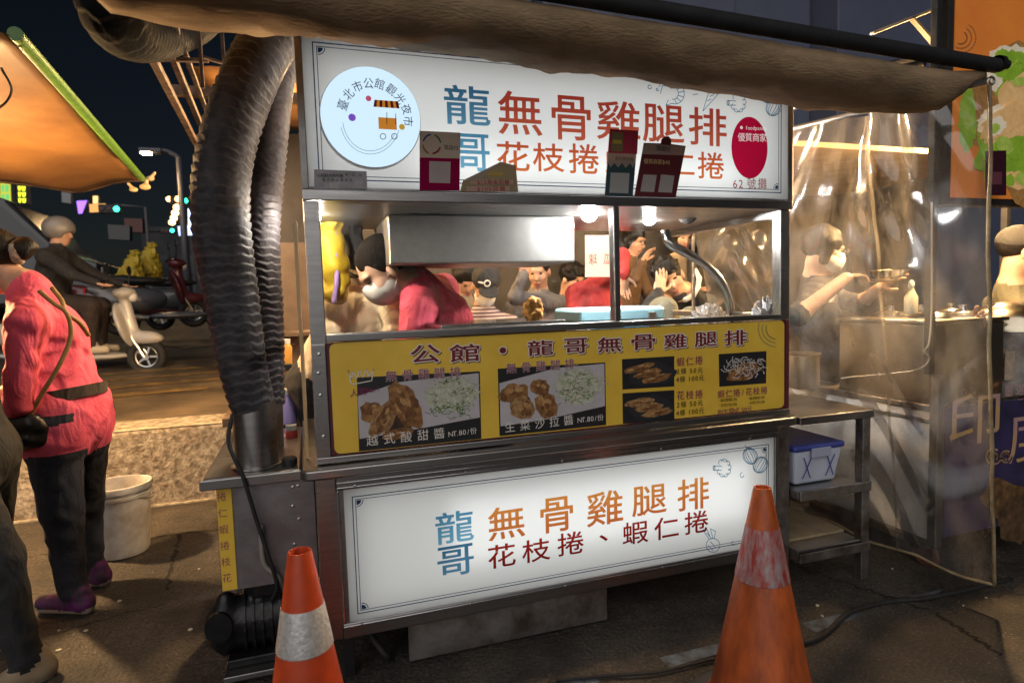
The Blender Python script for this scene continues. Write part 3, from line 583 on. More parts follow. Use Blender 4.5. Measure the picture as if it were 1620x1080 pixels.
# --- underside, plinth panel, legs
cbox('under_panel', .24, .98, .02, .03, .03, Z['f0']-.001, m=STEEL_W); cbox('cart_floor', -.0, W, .05, .8, .15, .165, m=STEEL_D)
cbox('back_panel', 0, W, .77, .779, .17, Z['c0']-.001, m=STEEL_D)
for x, y in ((.03, .03), (W-.05, .05), (.03, .74), (W-.05, .74)): cbox('leg', x, x+.035, y, y+.035, ground_z(y)-.005, .15, m=BLACK)
# --- left side cabinet with its own ledge
slab('side_ledge', -.355, -.070, .055, .76, .700, .718, .012)
cbox('ledge_lip', -.362, -.070, .046, .054, .684, .716)
cbox('side_cabinet', -.322, -.032, .085, .70, .345, .699, m=mat('grey_panel_steel', (.30, .29, .30), .5, .85, var=.3, vscale=5, col2=(.18, .16, .16), bump=.06))
sidem = obj('side_menu_strip', MB().box(-.322, -.278, .081, .0845, .35, .676), MENU_Y, cart, bevel=.002)
for i, ch in enumerate('捲仁蝦捲枝花'):
    mb = MB(); put_glyph(mb, ch, (-.307, .0806, .652-.052*i), EX, EZ, .026, .028, 0); obj('character', mb, TMAR, sidem)
for px, py in ((463, 770), (471, 768), (463, 800), (473, 820), (466, 860), (470, 880)): c = at(px, py, y=.084); obj('bolt', MB().lathe((c.x, .0845, c.z), [(.006, 0), (.005, -.003), (0, -.004)], 10, axis=(0, 1, 0)), BOLT, cart)
cbox('pump_shelf', -.335, -.08, .07, .45, .055, .075, m=STEEL_D)
for x in (-.33, -.10): cbox('shelf_foot', x, x+.02, .09, .11, .016, .056, m=STEEL_D)
cbox('shelf_strut', -.325, -.305, .40, .42, .076, .344, m=STEEL_D)
obj('duct_collar', MB().lathe((-.205, .16, .72), [(.078, 0), (.078, .006), (.067, .008), (.067, .20), (.0665, .21)], 36), STEEL, cart, smooth='auto')
obj('ledge_knob', MB().lathe((-.105, .12, .718), [(.022, 0), (.024, .006), (.024, .022), (.018, .028), (0, .028)], 20), BLACK, cart, smooth='auto')
side_glass = obj('side_glass', MB().box(-.050, -.046, .10, .74, .74, 1.50), clear_sheet('side_acrylic', dirt=.16, dirtcol=(.7, .6, .5), gloss=.06, scale=7), cart)
cbox('glass_edge', -.054, -.042, .088, .0995, .74, 1.5, m=mat('amber_edge', (.5, .33, .16), .3)); 
# --- inside fittings
HOOD = mat('hood_steel', (.45, .45, .46), .38, 1, var=.15, vscale=30, stretch=(1, 1, 1), bump=.03, bscale=260)
cbox('range_hood', .268, 1.0, .29, .70, 1.372, Z['r0']+.001, m=HOOD, bevel=.006)
cbox('fry_tray', .40, .86, .07, .40, Z['w0']-.03, Z['w0']+.014, m=CHROME); cbox('fry_basin', .35, 1.0, .06, .74, .95, Z['w0']-.031, m=STEEL_D)
cbox('work_top', .03, W-.03, .055, .76, .90, .948, m=STEEL)
pp = [at(1052, 366, y=.36), at(1060, 385, y=.34), at(1085, 400, y=.33), at(1115, 418, y=.32), at(1140, 445, y=.31), at(1153, 475, y=.30), at(1157, 515, y=.30), at(1158, 560, y=.30)]
def spline(pts, n=8):
    pts = [Vector(p) for p in pts]; q = [pts[0]*2-pts[1]]+pts+[pts[-1]*2-pts[-2]]; o = []
    for i in range(1, len(q)-2):
        for k in range(n):
            t = k/n; a, b, c, d = q[i-1:i+3]; o.append(.5*((2*b)+(c-a)*t+(2*a-5*b+4*c-d)*t*t+(3*b-a-3*c+d)*t**3))
    return o+[pts[-1]]
obj('bent_pipe', MB().tube(spline(pp), .020, 16), CHROME, cart, smooth=True)
# --- lamps of the light boxes
def area(name, loc, size, power, col, rot=(R(90), 0, 0), parent=None):
    l = bpy.data.lights.new(name, 'AREA'); l.shape = 'RECTANGLE'; l.size, l.size_y = size; l.energy = power; l.color = col
    o = bpy.data.objects.new(name, l); C.objects.link(o); o.location = loc; o.rotation_euler = rot
    if parent: o.parent = parent
    return o
area('sign_tube', (.89, .095, 1.79), (1.74, .40), 2.7, (.95, .97, 1), (R(-90), 0, 0), cart)
area('sign_tube', (.95, .075, 1.665), (1.2, .10), .45, (.95, .97, 1), (R(-90), 0, 0), cart)
area('sign_tube', (.89, .075, .43), (1.62, .40), 1.65, (.96, .98, 1), (R(-90), 0, 0), cart)
area('sign_tube', (1.00, .050, .455), (1.2, .22), .6, (.96, .98, 1), (R(-90), 0, 0), cart)
# ================================================================ bulbs inside the cart
def bulb(loc, power, col, label, r=.03, group='hanging bulbs', drop=.12, strength=None):
    t = thing('light_bulb', label, 'light bulb', loc, group=group)
    obj('globe', MB().lathe((0, 0, 0), [(0, -r), (.5*r, -.87*r), (.87*r, -.5*r), (r, 0), (.9*r, .45*r), (.62*r, .95*r), (.48*r, 1.25*r)], 20), glow('bulb_%s' % label[:18], col, (strength or power)*9), t, smooth=True)
    obj('socket', MB().lathe((0, 0, 0), [(.5*r, 1.2*r), (.55*r, 1.25*r), (.55*r, 2.1*r), (.2*r, 2.3*r), (.2*r, 2.4*r)], 14), WHITEP, t, smooth='auto')
    obj('cord', MB().cyl((0, 0, 2.3*r), (0, 0, 2.3*r+drop), .004, 6), BLACK, t)
    return t
bulb(tuple(at(1027, 346, y=.42)), 135, (.98, .97, .96), 'glowing white bulb hanging above the blue cooler box', .028, drop=.02)
bulb(tuple(at(932, 338, y=.22)), 130, (.98, .97, .96), 'glowing white bulb beside the right end of the range hood', .032, drop=.02)
bulb(tuple(at(418, 335, y=.80)), 70, (1, .72, .40), 'warm bulb hidden behind the dark exhaust duct', .026, drop=.1)  # added fill lamp, kept out of view; warms the left window end
bulb(tuple(at(498.5, 345, y=.34)), 75, (1, .90, .76), 'warm bulb tucked behind the left window post', .019, drop=.02)  # added lamp concealed by the post, brightens the hanging jackets

# ================================================================ cards standing on the sign ledge
def card(name, label, corners, y, m, parts=(), th=.003, cat='card'):
    t = thing(name, label, cat, tuple(at(*corners[-1], y=y))); o = t.location
    def pl(c, dy): return [at(*p, y=y-dy)-o for p in c]
    obj('sheet', MB().poly(pl(corners, 0), (0, th, 0)), m, t)
    for i, (nm, c, mm) in enumerate(parts): obj(nm, MB().poly(pl(c, .0008+.0004*i)), mm, t)
    return t
def cline(t, text, a, b, h, y, m):
    o = line_px(text, a, b, h, y, m, t); o.location = -t.location; return o
SY = -.012
MAG = translucent('card_magenta', (.42, .010, .10), mixf=.45); PAPER = translucent('card_paper', (.55, .47, .40), mixf=.4); PWHITE = translucent('card_white', (.80, .79, .77), mixf=.5); BLK = mat('card_ink', (.03, .03, .03), .5)
t = card('payment_card', 'pink and cream payment card leaning on the sign below the blue letters', ((664, 207), (728.5, 210), (727, 302), (664, 301)), SY, PAPER,
         (('colour_band', ((664, 249), (727.5, 251), (727, 302), (664, 301)), MAG), ('white_square', ((679, 255), (713, 256), (712, 290), (679, 289)), PWHITE)))
for i, (a0, c) in enumerate(((200, (.03, .1, .4)), (290, (.1, .35, .08)), (20, (.5, .02, .03)), (110, (.5, .22, .05)))):
    o = sketch([ring(683, 228, 14, 15, a0, a0+62, 6)], SY-.002, .005, mat('swirl_%d' % i, c, .5), t, 'swirl_mark'); o.location = -t.location
cline(t, '悠遊付', (706, 233), (721, 234), 10, SY-.002, BLK)
t = card('discount_flyer', 'folded translucent tan flyer peeling at the foot of the sign', ((728, 303), (733, 285), (792, 256), (816, 262), (820, 304)), SY-.003, translucent('flyer_tan', (.44, .36, .24), mixf=.4),
         (('strip', ((744, 284), (812, 284), (812, 291), (744, 291)), translucent('flyer_pink', (.7, .5, .42), mixf=.4)), ('strip', ((738, 295), (806, 295), (806, 303), (738, 303)), translucent('flyer_pink', (.7, .5, .42), mixf=.4)), ('strip', ((775, 272), (796, 272), (796, 278), (768, 278)), mat('flyer_gold', (.5, .34, .08), .5)), ('fold', ((733, 285), (792, 256), (762, 282), (748, 287)), PAPER)), cat='flyer')
cline(t, '$15現金回饋', (757, 288), (802, 288), 8, SY-.006, mat('flyer_red', (.42, .03, .03), .5)); cline(t, '$100回饋', (757, 299), (795, 299), 9, SY-.006, mat('flyer_red', (.42, .03, .03), .5))
t = card('paper_notice', 'small white paper notice taped at the left end of the sign', ((497, 268), (580, 271), (581, 299), (497, 299)), SY-.002, mat('notice_paper', (.40, .39, .44), .5, var=.3, vscale=25), (('white_square', ((521, 289), (536, 289), (536, 298), (521, 298)), PWHITE),), cat='notice')
cline(t, '公館觀光夜市攤', (504, 277), (540, 278), 7, SY-.005, BLK); cline(t, '市北光', (548, 276), (570, 277), 5, SY-.005, BLK); cline(t, '臺北市公館夜市', (512, 284), (555, 285), 5, SY-.005, BLK)
TEAL = mat('card_teal', (.03, .07, .09), .4); ROSE = mat('card_rose', (.50, .04, .09), .4)
t = card('coupon_card', 'tall rose and dark teal coupon card standing on the sign rail', ((965, 204), (1010, 207), (1001, 311), (957, 309)), SY, PAPER,
         (('colour_band', ((965, 204), (1010, 207), (1008, 244), (962, 242)), ROSE), ('colour_band', ((961, 257), (1005, 258), (1001, 311), (957, 309)), TEAL), ('zigzag', ((961, 257), (966, 265), (972, 258), (978, 265), (984, 258), (990, 266), (997, 258), (1001, 266), (1005, 258), (1005, 254), (961, 254)), PAPER), ('white_square', ((966, 273), (996, 274), (994, 306), (964, 305)), PWHITE), ('picture', ((968, 209), (986, 210), (985, 240), (967, 239)), mat('card_olive', (.25, .2, .1), .5)), ('picture', ((970, 221), (984, 222), (983, 228), (969, 227)), mat('card_yellow', (.7, .5, .06), .5))))
cline(t, '台北熊好券', (976, 250), (1000, 252), 8, SY-.005, BLK)
MRN = mat('card_maroon', (.13, .02, .028), .35)
t = card('payment_board', 'maroon payment board with a round top tab and two white squares', ((1019, 226), (1046, 227), (1047, 220), (1052, 216), (1058, 216), (1062, 221), (1062, 228), (1085, 231), (1069, 312), (1004, 310)), SY-.004, MRN,
         (('header', ((1020, 227), (1084, 232), (1081, 246), (1016, 244)), mat('card_mauve', (.36, .26, .22), .5)), ('white_square', ((1018, 276), (1039, 277), (1035, 304), (1013, 303)), PWHITE), ('white_square', ((1046, 276), (1067, 278), (1063, 305), (1041, 304)), PWHITE)), cat='payment board')
cline(t, '悠遊付', (1042, 234), (1057, 236), 9, SY-.008, BLK); cline(t, '優質商家$40', (1022, 255), (1058, 257), 9, SY-.008, mat('card_gold', (.8, .56, .26), .5))

# ================================================================ awnings and roof structure
CANVAS = mat('brown_canvas', (.40, .27, .155), .85, var=.5, vscale=9, col2=(.22, .15, .085), bump=.4, bscale=110, stretch=(.5, 1, 2))
aw = thing('canvas_awning', 'brown canvas awning with a dark roller tube above the lit sign', 'awning', (0, -.45, 1.9)); o = aw.location
prof = [(-.50, 1.925), (-.505, 1.90), (-.49, 1.865), (-.455, 1.838), (-.40, 1.828), (-.30, 1.85), (-.15, 1.90), (.0, 1.965), (.15, 2.04), (.35, 2.13)]
nx = 160; V = []; F = []; x0, x1 = -.42, 2.13
for i in range(nx+1):
    u = i/nx; x = x0+(x1-x0)*u; e = max(0, (u-.905)/.095); e = 1-math.sqrt(max(0, 1-e*e))
    for j, (y, z) in enumerate(prof):
        sag = .004*math.sin(x*31+j*2.3)+.003*math.sin(x*57-j*3.1+2*math.sin(x*9))+.010*math.sin(x*2.1+.5)+.006*math.sin(x*7+j)+.005*math.sin(x*13-j*.8)
        zz = z+sag*(1 if 0 < j < 9 else .2)+ (.11*e*(1 if 1 < j < 6 else .3) if e > 0 else 0)
        V.append((x-o.x-(.02*e if j > 2 else 0), y-o.y, zz-o.z+.062*(1.95-x)/1.95))
m = len(prof)
for i in range(nx):
    for j in range(m-1): F.append((i*m+j, (i+1)*m+j, (i+1)*m+j+1, i*m+j+1))
mb = MB(); mb.add(V, F); can = obj('canvas', mb, CANVAS, aw, smooth=True); md = can.modifiers.new('thickness', 'SOLIDIFY'); md.thickness = .003
DARKMET = mat('dark_paint_metal', (.018, .018, .02), .75, .1, var=.4, vscale=20)
obj('roller_tube', MB().cyl((-.46, -.055, .125), (2.17, -.055, .055), .023, 18), DARKMET, aw, smooth='auto')
obj('end_cap', MB().lathe((2.17, -.055, .062), [(.026, 0), (.026, .02), (.012, .03), (.015, .05), (0, .05)], 16, axis=(1, 0, 0)), BLACK, aw, smooth='auto')
obj('crank_ring', MB().torus((2.15, -.055, .005), (0, 1, 0), .012, .004, 16, 6), BOLT, aw)
# folding arms and rails above, seen at the upper left
RUST = mat('rusty_iron', (.13, .085, .06), .6, .6, var=.6, vscale=18, col2=(.04, .025, .018), bump=.2)
fr = thing('awning_frame', 'rusty iron roof frame of rails and arms beside the ducts', 'frame', (-.5, .5, 2.2)); o = fr.location
def frb(a, b, w=.03, h=.03, name='rail'): return obj(name, MB().bar(Vector(a)-o, Vector(b)-o, w, h), RUST, fr, bevel=.002)
frb((-.50, -.2, 2.20), (-.62, 2.35, 2.22)); frb((-.44, -.2, 2.25), (-.54, 1.9, 2.25), .025, .03); frb((-.40, -.2, 2.28), (-.48, 1.7, 2.27), .02, .02)
frb((-.34, .5, 2.36), (-.34, .52, 2.02), .012, .012, 'hanger'); frb((-.27, .55, 2.36), (-.27, .57, 2.12), .012, .012, 'hanger'); frb((-.34, .52, 2.13), (-.27, .57, 2.13), .012, .012, 'hanger')
frb((-.62, 1.5, 2.3), (1.9, 1.5, 2.3), .04, .05, 'cross_beam')
for i, y in enumerate((.35, .9)): frb((-.60, y, 2.235), (-.36, y, 2.25), .02, .015, 'cross_bar')
# orange lit tarpaulin of the stall behind
TARP = mat('orange_tarpaulin', (.22, .105, .028), .6, var=.45, vscale=2.5, col2=(.14, .06, .016), bump=.15, bscale=12)
def sheet(name, label, fn, nu, nv, m, cat, kind=None, th=.003, parent=None):
    V = [fn(i/nu, j/nv) for i in range(nu+1) for j in range(nv+1)]; F = [(i*(nv+1)+j, (i+1)*(nv+1)+j, (i+1)*(nv+1)+j+1, i*(nv+1)+j+1) for i in range(nu) for j in range(nv)]
    mb = MB(); mb.add(V, F); ob = obj(name, mb, m, parent, smooth=True, label=label, cat=cat, kind=kind)
    if th: md = ob.modifiers.new('thickness', 'SOLIDIFY'); md.thickness = th
    return ob
sheet('tarpaulin_roof', 'orange tarpaulin roof glowing behind the grey ducts', lambda u, v: (-.62+2.4*u, 2.1+2.2*v, 2.62+.25*v+.02*math.sin(u*20)), 20, 8, TARP, 'tarpaulin')
# left stall awning
la = thing('stall_awning', 'orange stall awning with a green edge pole at the left', 'awning', (-1.2, 2, 2.1)); o = la.location
A, B, Cc, D = Vector((-.86, .40, 2.10)), Vector((-1.06, 2.86, 2.10)), Vector((-1.55, 3.15, 2.06)), Vector((-3.6, 1.9, 2.2))
def lfn(u, v):
    near = A.lerp(Vector((-3.4, -.3, 2.35)), u); far = (B.lerp(Cc, min(1, u*4)) if u < .25 else Cc.lerp(Vector((-3.9, 1.5, 2.12)), (u-.25)/.75)); p = near.lerp(far, v)
    p.z += -.05*math.sin(math.pi*v)*math.sin(math.pi*min(1, u*1.5))+.012*math.sin(u*25+v*6); return p-o
sheet('canvas', None, lfn, 40, 16, TARP, None, parent=la)
GREEN = mat('green_pole', (.10, .22, .03), .45, var=.35, vscale=20)
obj('edge_pole', MB().cyl(A-o+Vector((.01, 0, .01)), B-o+Vector((.01, 0, .01)), .022, 14), GREEN, la, smooth='auto')
PALEW = mat('pale_wood_knob', (.55, .40, .22), .5, var=.4, vscale=25)
for k, (dx, dy, dz, r) in enumerate(((.02, .03, -.04, .035), (.05, .05, .02, .028), (-.05, .03, -.06, .028))):
    s = Sculpt(.006); s.ell(Vector(B-o)+Vector((dx, dy, dz)), (r, r*.7, r*.6), 'k', .005).cap(Vector(B-o)+Vector((dx, dy, dz)), Vector(B-o)+Vector((dx*1.6, dy, dz+.04)), r*.4, r*.35, 'k', .01); obj('knob', s.mesh('knob', {'k': PALEW}), None, la)
obj('rear_edge_pole', MB().tube([Vector(lfn(i/20, 1)) for i in range(21)], .010, 8), RUST, la, smooth=True)
obj('hanging_wire', MB().tube(spline([Vector((-.95, .55, 2.05))-o, Vector((-.93, .56, 1.98))-o, Vector((-.99, .6, 1.93))-o, Vector((-1.08, .62, 1.95))-o]), .004, 6), BLACK, la)
# lamp of that stall, out of sight behind its edge
def lampthing(name, label, loc, power, col, r=.035): return bulb(loc, power, col, label, r, group='stall lamps')
lampthing('light_bulb', 'warm bulb hanging under the orange stall awning at far left', (-1.62, 1.40, 1.50), 270, (1, .62, .28), .04)
lampthing('light_bulb', 'warm bulb hanging under the tarpaulin behind the cart', (.35, 2.35, 2.25), 90, (1, .66, .34), .04)
lampthing('light_bulb', 'warm bulb hanging above the seated diners', (2.35, 2.4, 2.3), 60, (1, .74, .5), .04)
lampthing('light_bulb', 'bulb hanging above the stools behind the cart roof', (1.45, 1.15, 2.12), 100, (1, .90, .78), .04)  # extra lamp above the sight line, added to brighten the diners' fronts

# ================================================================ ducts
DUCT = mat('grey_wrapped_duct', (.050, .046, .051), .6, spec=.3, var=.5, vscale=16, col2=(.020, .018, .020), bump=.35, bscale=60)
DUCT_D = mat('dark_wrapped_duct', (.045, .038, .045), .62, var=.5, vscale=16, col2=(.02, .016, .02), bump=.35, bscale=60)
def duct(name, label, pts, rad, m, pitch=.031, amp=.075, seed=0):
    pts = spline(pts, 40); d = [0]
    for a, b in zip(pts[:-1], pts[1:]): d.append(d[-1]+(b-a).length)
    L = d[-1]; n = int(L/pitch*9); rnd = random.Random(seed); P = []; k = 0
    for i in range(n+1):
        s = L*i/n
        while k < len(d)-2 and d[k+1] < s: k += 1
        P.append((pts[k].lerp(pts[k+1], (s-d[k])/max(1e-6, d[k+1]-d[k])), s))
    NS = 96; base = P[0][0]; V = []; F = []; x = Vector((1, 0, 0)); ph = [rnd.uniform(0, 6.28) for _ in range(8)]
    for i, (p, s) in enumerate(P):
        t = (P[min(i+1, n)][0]-P[max(i-1, 0)][0]).normalized(); x = (x-t*x.dot(t)).normalized(); y = t.cross(x); r0 = rad(s/L) if callable(rad) else rad
        for j in range(NS):
            a = 2*math.pi*j/NS; w = .45*math.sin(3*a+ph[0]+s*9)+.35*math.sin(7*a+ph[1]-s*23)+.25*math.sin(11*a+ph[2]+s*31)
            tr = abs(2*((a*7/(2*math.pi)+.25*w+.5*math.sin(s*6+ph[6])) % 1.0)-1); q = (s/pitch+a/(2*math.pi)+.10*w+.30*tr) % 1.0
            saw = (q/.86 if q < .86 else (1-q)/.14)
            z2 = (s/pitch*1.0+6*a/(2*math.pi)+.3*math.sin(5*a+ph[3])) % 1.0; saw2 = abs(2*z2-1)
            r = r0*(1+amp*(saw-.6)+amp*.28*(saw2-.5)*math.sin(s*17+a*2+ph[4])+.03*math.sin(s*11+a+ph[5]))
            V.append(p-base+(x*math.cos(a)+y*math.sin(a))*r)
    for i in range(n):
        for j in range(NS): F.append((i*NS+j, i*NS+(j+1) % NS, (i+1)*NS+(j+1) % NS, (i+1)*NS+j))
    mb = MB(); mb.add(V, F); t = obj(name, mb, m, smooth=True, label=label, cat='duct', group='flexible exhaust ducts'); t.location = base; return t
duct('exhaust_duct', 'wrapped grey flexible exhaust duct rising from the steel collar', [(-.205, .16, .90), at(388, 590, y=.17), at(368, 480, y=.19), at(352, 380, y=.21), at(352, 280, y=.23), at(372, 180, y=.25), at(410, 95, y=.30), at(455, 30, y=.40), at(520, -40, y=.5)], lambda u: .068+.020*min(1, u*3.2), DUCT, seed=1)
duct('exhaust_duct', 'darker exhaust duct standing behind the large grey duct', [at(425, 640, y=.42), at(418, 540, y=.42), at(412, 430, y=.42), at(412, 320, y=.43), at(424, 200, y=.45), at(440, 100, y=.5), at(470, 20, y=.6)], lambda u: .060+.012*min(1, u*4), DUCT_D, pitch=.027, seed=2)
duct('exhaust_duct', 'thick black exhaust duct hanging from the roof at top left', [at(160, -90, y=.32), at(168, -10, y=.32), at(192, 42, y=.42), at(240, 52, y=.7), at(290, 40, y=1.0), at(330, 10, y=1.2)], .095, mat('black_duct', (.006, .0055, .006), .8, spec=.12, var=.4, vscale=16, bump=.3), pitch=.035, amp=.07, seed=3)  # near-black base colour with random tone
obj('lower_duct_pipe', MB().cyl(at(428, 760, y=.42), at(424, 620, y=.42), .05, 20), STEEL_D, cart, smooth='auto')

# ================================================================ cones, bucket, pump, cables
ORANGE = mat('cone_orange', (.62, .075, .018), .42, var=.25, vscale=9, col2=(.42, .05, .015), bump=.05)
ORANGE_D = mat('grimy_cone_orange', (.58, .12, .025), .45, var=.55, vscale=11, col2=(.28, .06, .018), bump=.12, bscale=60, stretch=(1.6, 1.6, .5))
BAND = mat('reflective_band', (.60, .59, .58), .35, .2, var=.22, vscale=90, col2=(.42, .40, .39), bump=.2, bscale=140)
BAND_D = mat('worn_reflective_band', (.36, .31, .31), .45, .1, var=.8, vscale=18, col2=(.34, .035, .025), bump=.3, bscale=90, stretch=(3, 3, .6))
def cone(label, loc, h, r0, r1, zb0, zb1, mo, mbnd, lean=(0, 0)):
    t = thing('traffic_cone', label, 'traffic cone', loc, group='traffic cones in front of the cart')
    rr = lambda z: r0+(r1-r0)*z/h
    obj('body', MB().lathe((0, 0, 0), [(r0+.012, .022), (r0, .03), (rr(zb0), zb0), (rr(zb1), zb1), (rr(h-.01), h-.01), (r1*.97, h), (r1*.80, h), (r1*.72, h-.03), (r1*.8, h-.12)], 48), mo, t, smooth='auto')
    obj('band', MB().lathe((0, 0, 0), [(rr(zb0)+.0005, zb0), (rr(zb0)+.0018, zb0+.002), (rr(zb1)+.0018, zb1-.002), (rr(zb1)+.0005, zb1)], 48), mbnd, t, smooth='auto')
    s = r0*1.22; pts = [(s*math.cos(R(a))*(1 if a % 90 else 1), s*math.sin(R(a)), 0) for a in range(0, 360, 45)]
    obj('base', MB().poly(rrect_xy(-s, s, -s, s, .04), (0, 0, .024)), BLACK if mo is ORANGE_D else mo, t, bevel=.004)
    t.rotation_euler = (lean[0], lean[1], .3); return t
def rrect_xy(x0, x1, y0, y1, r, n=5):
    o = []
    for (cx, cy, a0) in ((x1-r, y1-r, 0), (x0+r, y1-r, 90), (x0+r, y0+r, 180), (x1-r, y0+r, 270)):
        for i in range(n+1): a = R(a0+90*i/n); o.append((cx+r*math.cos(a), cy+r*math.sin(a), 0))
    return o
def cone_at(px, py, h):   # foot of a cone whose tip shows at this sight line
    p = at(px, py, z=h); return (p.x, p.y, 0)
cone('bright orange traffic cone with a clean pale band in front of the cart corner', cone_at(474, 871, .68), .68, .135, .0265, .455, .555, ORANGE, BAND, (0, .0))
cone('grimy orange traffic cone with a torn red and grey band at right', cone_at(1206, 770, .67), .67, .150, .0245, .40, .555, ORANGE_D, BAND_D)
BUCK = mat('dirty_white_bucket', (.78, .75, .70), .45, var=.35, vscale=9, col2=(.50, .44, .36), bump=.05)
bl = gp(196, 872); bk = thing('bucket', 'dirty white plastic bucket standing by the kerb', 'bucket', (bl.x, bl.y, ground_z(bl.y)))
h = .335
obj('body', MB().lathe((0, 0, 0), [(0, .002), (.105, .002), (.108, .008), (.132, h-.06), (.137, h-.058), (.137, h-.045), (.1335, h-.043), (.1335, h-.03), (.140, h-.028), (.140, h-.012), (.136, h), (.128, h), (.125, h-.05), (.112, .09)], 40), BUCK, bk, smooth='auto')
obj('dregs', MB().lathe((0, 0, .10), [(0, 0), (.112, .0)], 30), mat('bucket_dregs', (.06, .045, .03), .6), bk)
obj('handle', MB().tube([(.14*math.cos(R(a)), .14*math.sin(R(a))*.9, h-.045-.05*math.sin(R((a+60)*1.0))*.9) for a in range(-60, 121, 12)], .003, 6), BOLT, bk)
# pump on its shelf
pu = thing('pump_motor', 'black oily pump motor on the low shelf under the side cabinet', 'pump', (-.205, .19, .076)); pu.scale = (1.35, 1.3, 1.6)
PUMPM = mat('oily_black_iron', (.022, .022, .024), .35, .4, var=.5, vscale=25, bump=.3, bscale=40)
s = Sculpt(.007); s.cap((-.09, 0, .075), (.06, 0, .075), .055, .055, 'p', .01).cap((.06, 0, .075), (.085, 0, .075), .045, .03, 'p', .01).cap((-.09, -.01, .08), (-.09, -.02, .13), .025, .02, 'p', .015).ell((-.095, 0, .07), (.03, .06, .06), 'p', .02).cap((-.02, .0, .10), (-.02, 0, .145), .02, .03, 'p', .01)
obj('housing', s.mesh('housing', {'p': PUMPM}), None, pu)
for i in range(6): obj('fin', MB().lathe((-.05+.02*i, 0, .075), [(.055, 0), (.064, 0), (.064, .005), (.055, .005)], 24, axis=(1, 0, 0)), PUMPM, pu)
obj('terminal_box', MB().box(-.03, .05, -.03, .03, .125, .155), PUMPM, pu, bevel=.004); obj('valve', MB().lathe((-.10, -.045, .10), [(0, 0), (.018, 0), (.018, .03), (.03, .03), (.03, .042), (0, .042)], 16, axis=(0, -1, 0)), PUMPM, pu, smooth='auto'); obj('foot_plate', MB().box(-.09, .07, -.06, .06, 0, .018), PUMPM, pu, bevel=.003)
def cable(name, label, pts, r, m, cat='cable'):
    p0 = Vector(pts[0]); return obj(name, MB().tube([p-p0 for p in spline(pts)], r, 8), m, smooth=True, label=label, cat=cat), p0
def put(t): t[0].location = t[1]; return t[0]
put(cable('power_cable', 'black cable hanging from the duct collar down to the pump', [at(368, 655, y=.09), at(362, 700, y=.06), at(385, 755, y=.036), at(405, 820, y=.045), at(425, 880, y=.05), at(438, 925, y=.07), at(430, 950, y=.12)], .0065, RUBBER))
put(cable('water_hose', 'grey hose curving down the side cabinet panel', [at(413, 830, y=.075), at(414, 870, y=.07), at(420, 895, y=.068), at(440, 912, y=.07), at(452, 935, y=.12)], .008, mat('grey_hose', (.22, .2, .18), .5)))
gz = lambda px, py: at(px, py, z=.012)
put(cable('ground_cable', 'black cable snaking over the ground to the neighbouring stall', [gz(1240, 1020), gz(1285, 1012), gz(1310, 998), gz(1345, 968), gz(1400, 952), gz(1480, 943), gz(1600, 915)], .009, RUBBER))
put(cable('ground_cable', 'thin black cable lying under the cart beside the cone', [gz(880, 1075), gz(960, 1068), gz(1040, 1062), gz(1110, 1046), gz(1160, 1035)], .006, RUBBER))
put(cable('drain_hose', 'black hose curled under the left corner of the cart', [(.10, .12, .15), (.13, .08, .10), (.17, .05, .05), (.20, .12, .02), (.3, .25, .03)], .011, RUBBER, 'hose'))

# ================================================================ steel rack right of the cart
rk = thing('side_rack', 'stainless steel three level rack at the right end of the cart', 'rack', (1.8, 0, 0)); o = Vector((1.8, 0, 0))
RX0, RX1 = 1.803, 2.175
def rbox(name, *b, m=STEEL_W, bevel=.003): return obj(name, MB().box(b[0]-1.8, b[1]-1.8, *b[2:]), m, rk, bevel=bevel)
rbox('top', RX0-.008, RX1, -.062, .62, Z['c0']-.004, Z['c0']+.028, m=STEEL)
rbox('leg', RX1-.045, RX1-.004, -.05, -.01, .0, Z['c0']-.005); rbox('leg', RX1-.045, RX1-.004, .55, .59, .03, Z['c0']-.005); rbox('leg', RX0+.005, RX0+.04, .55, .59, .03, Z['c0']-.005); 
rbox('middle_shelf', RX0, RX1-.046, -.045, .56, .395, .43, m=STEEL); rbox('bottom_shelf', RX0, RX1-.046, -.045, .56, .135, .185, m=STEEL)
rbox('front_bar', RX0, RX1-.003, -.058, -.0505, .135, .175); rbox('front_bar', RX0, RX1-.003, -.058, -.0505, .392, .432)
bx = thing('storage_box', 'clear plastic storage box with a blue lid on the rack shelf', 'storage box', (1.95, .2, .43))
CLEARP = mat('milky_plastic', (.55, .60, .72), .35, var=.12, vscale=8)
obj('tub', MB().add([(sx*w, sy*d, z) for w, d, z in ((.105, .18, .002), (.125, .20, .145)) for sx, sy in ((-1, -1), (1, -1), (1, 1), (-1, 1))], [(3, 2, 1, 0), (0, 1, 5, 4), (1, 2, 6, 5), (2, 3, 7, 6), (3, 0, 4, 7)]), CLEARP, bx, bevel=.01)
BLUEL = mat('blue_lid', (.05, .07, .32), .35, var=.2, vscale=10)
obj('lid', MB().box(-.133, .133, -.208, .208, .146, .172), BLUEL, bx, bevel=.01)
obj('latch', MB().box(-.05, .05, -.216, -.2085, .118, .158), mat('latch_plastic', (.35, .38, .5), .4), bx, bevel=.003)
for sx in (-1, 1): obj('blue_cross', MB().bar((sx*.06-.02, -.196, .03), (sx*.06+.02, -.2035, .12), .004, .002).bar((sx*.06+.02, -.196, .03), (sx*.06-.02, -.2035, .12), .004, .002), BLUEL, bx)
cb = obj('cardboard_sheet', MB().box(-.16, .16, -.25, .25, 0, .012), mat('cardboard', (.36, .27, .16), .8, var=.3, vscale=14), label='flat cardboard sheet lying on the bottom shelf of the rack', cat='cardboard'); cb.location = (1.97, .29, .186)

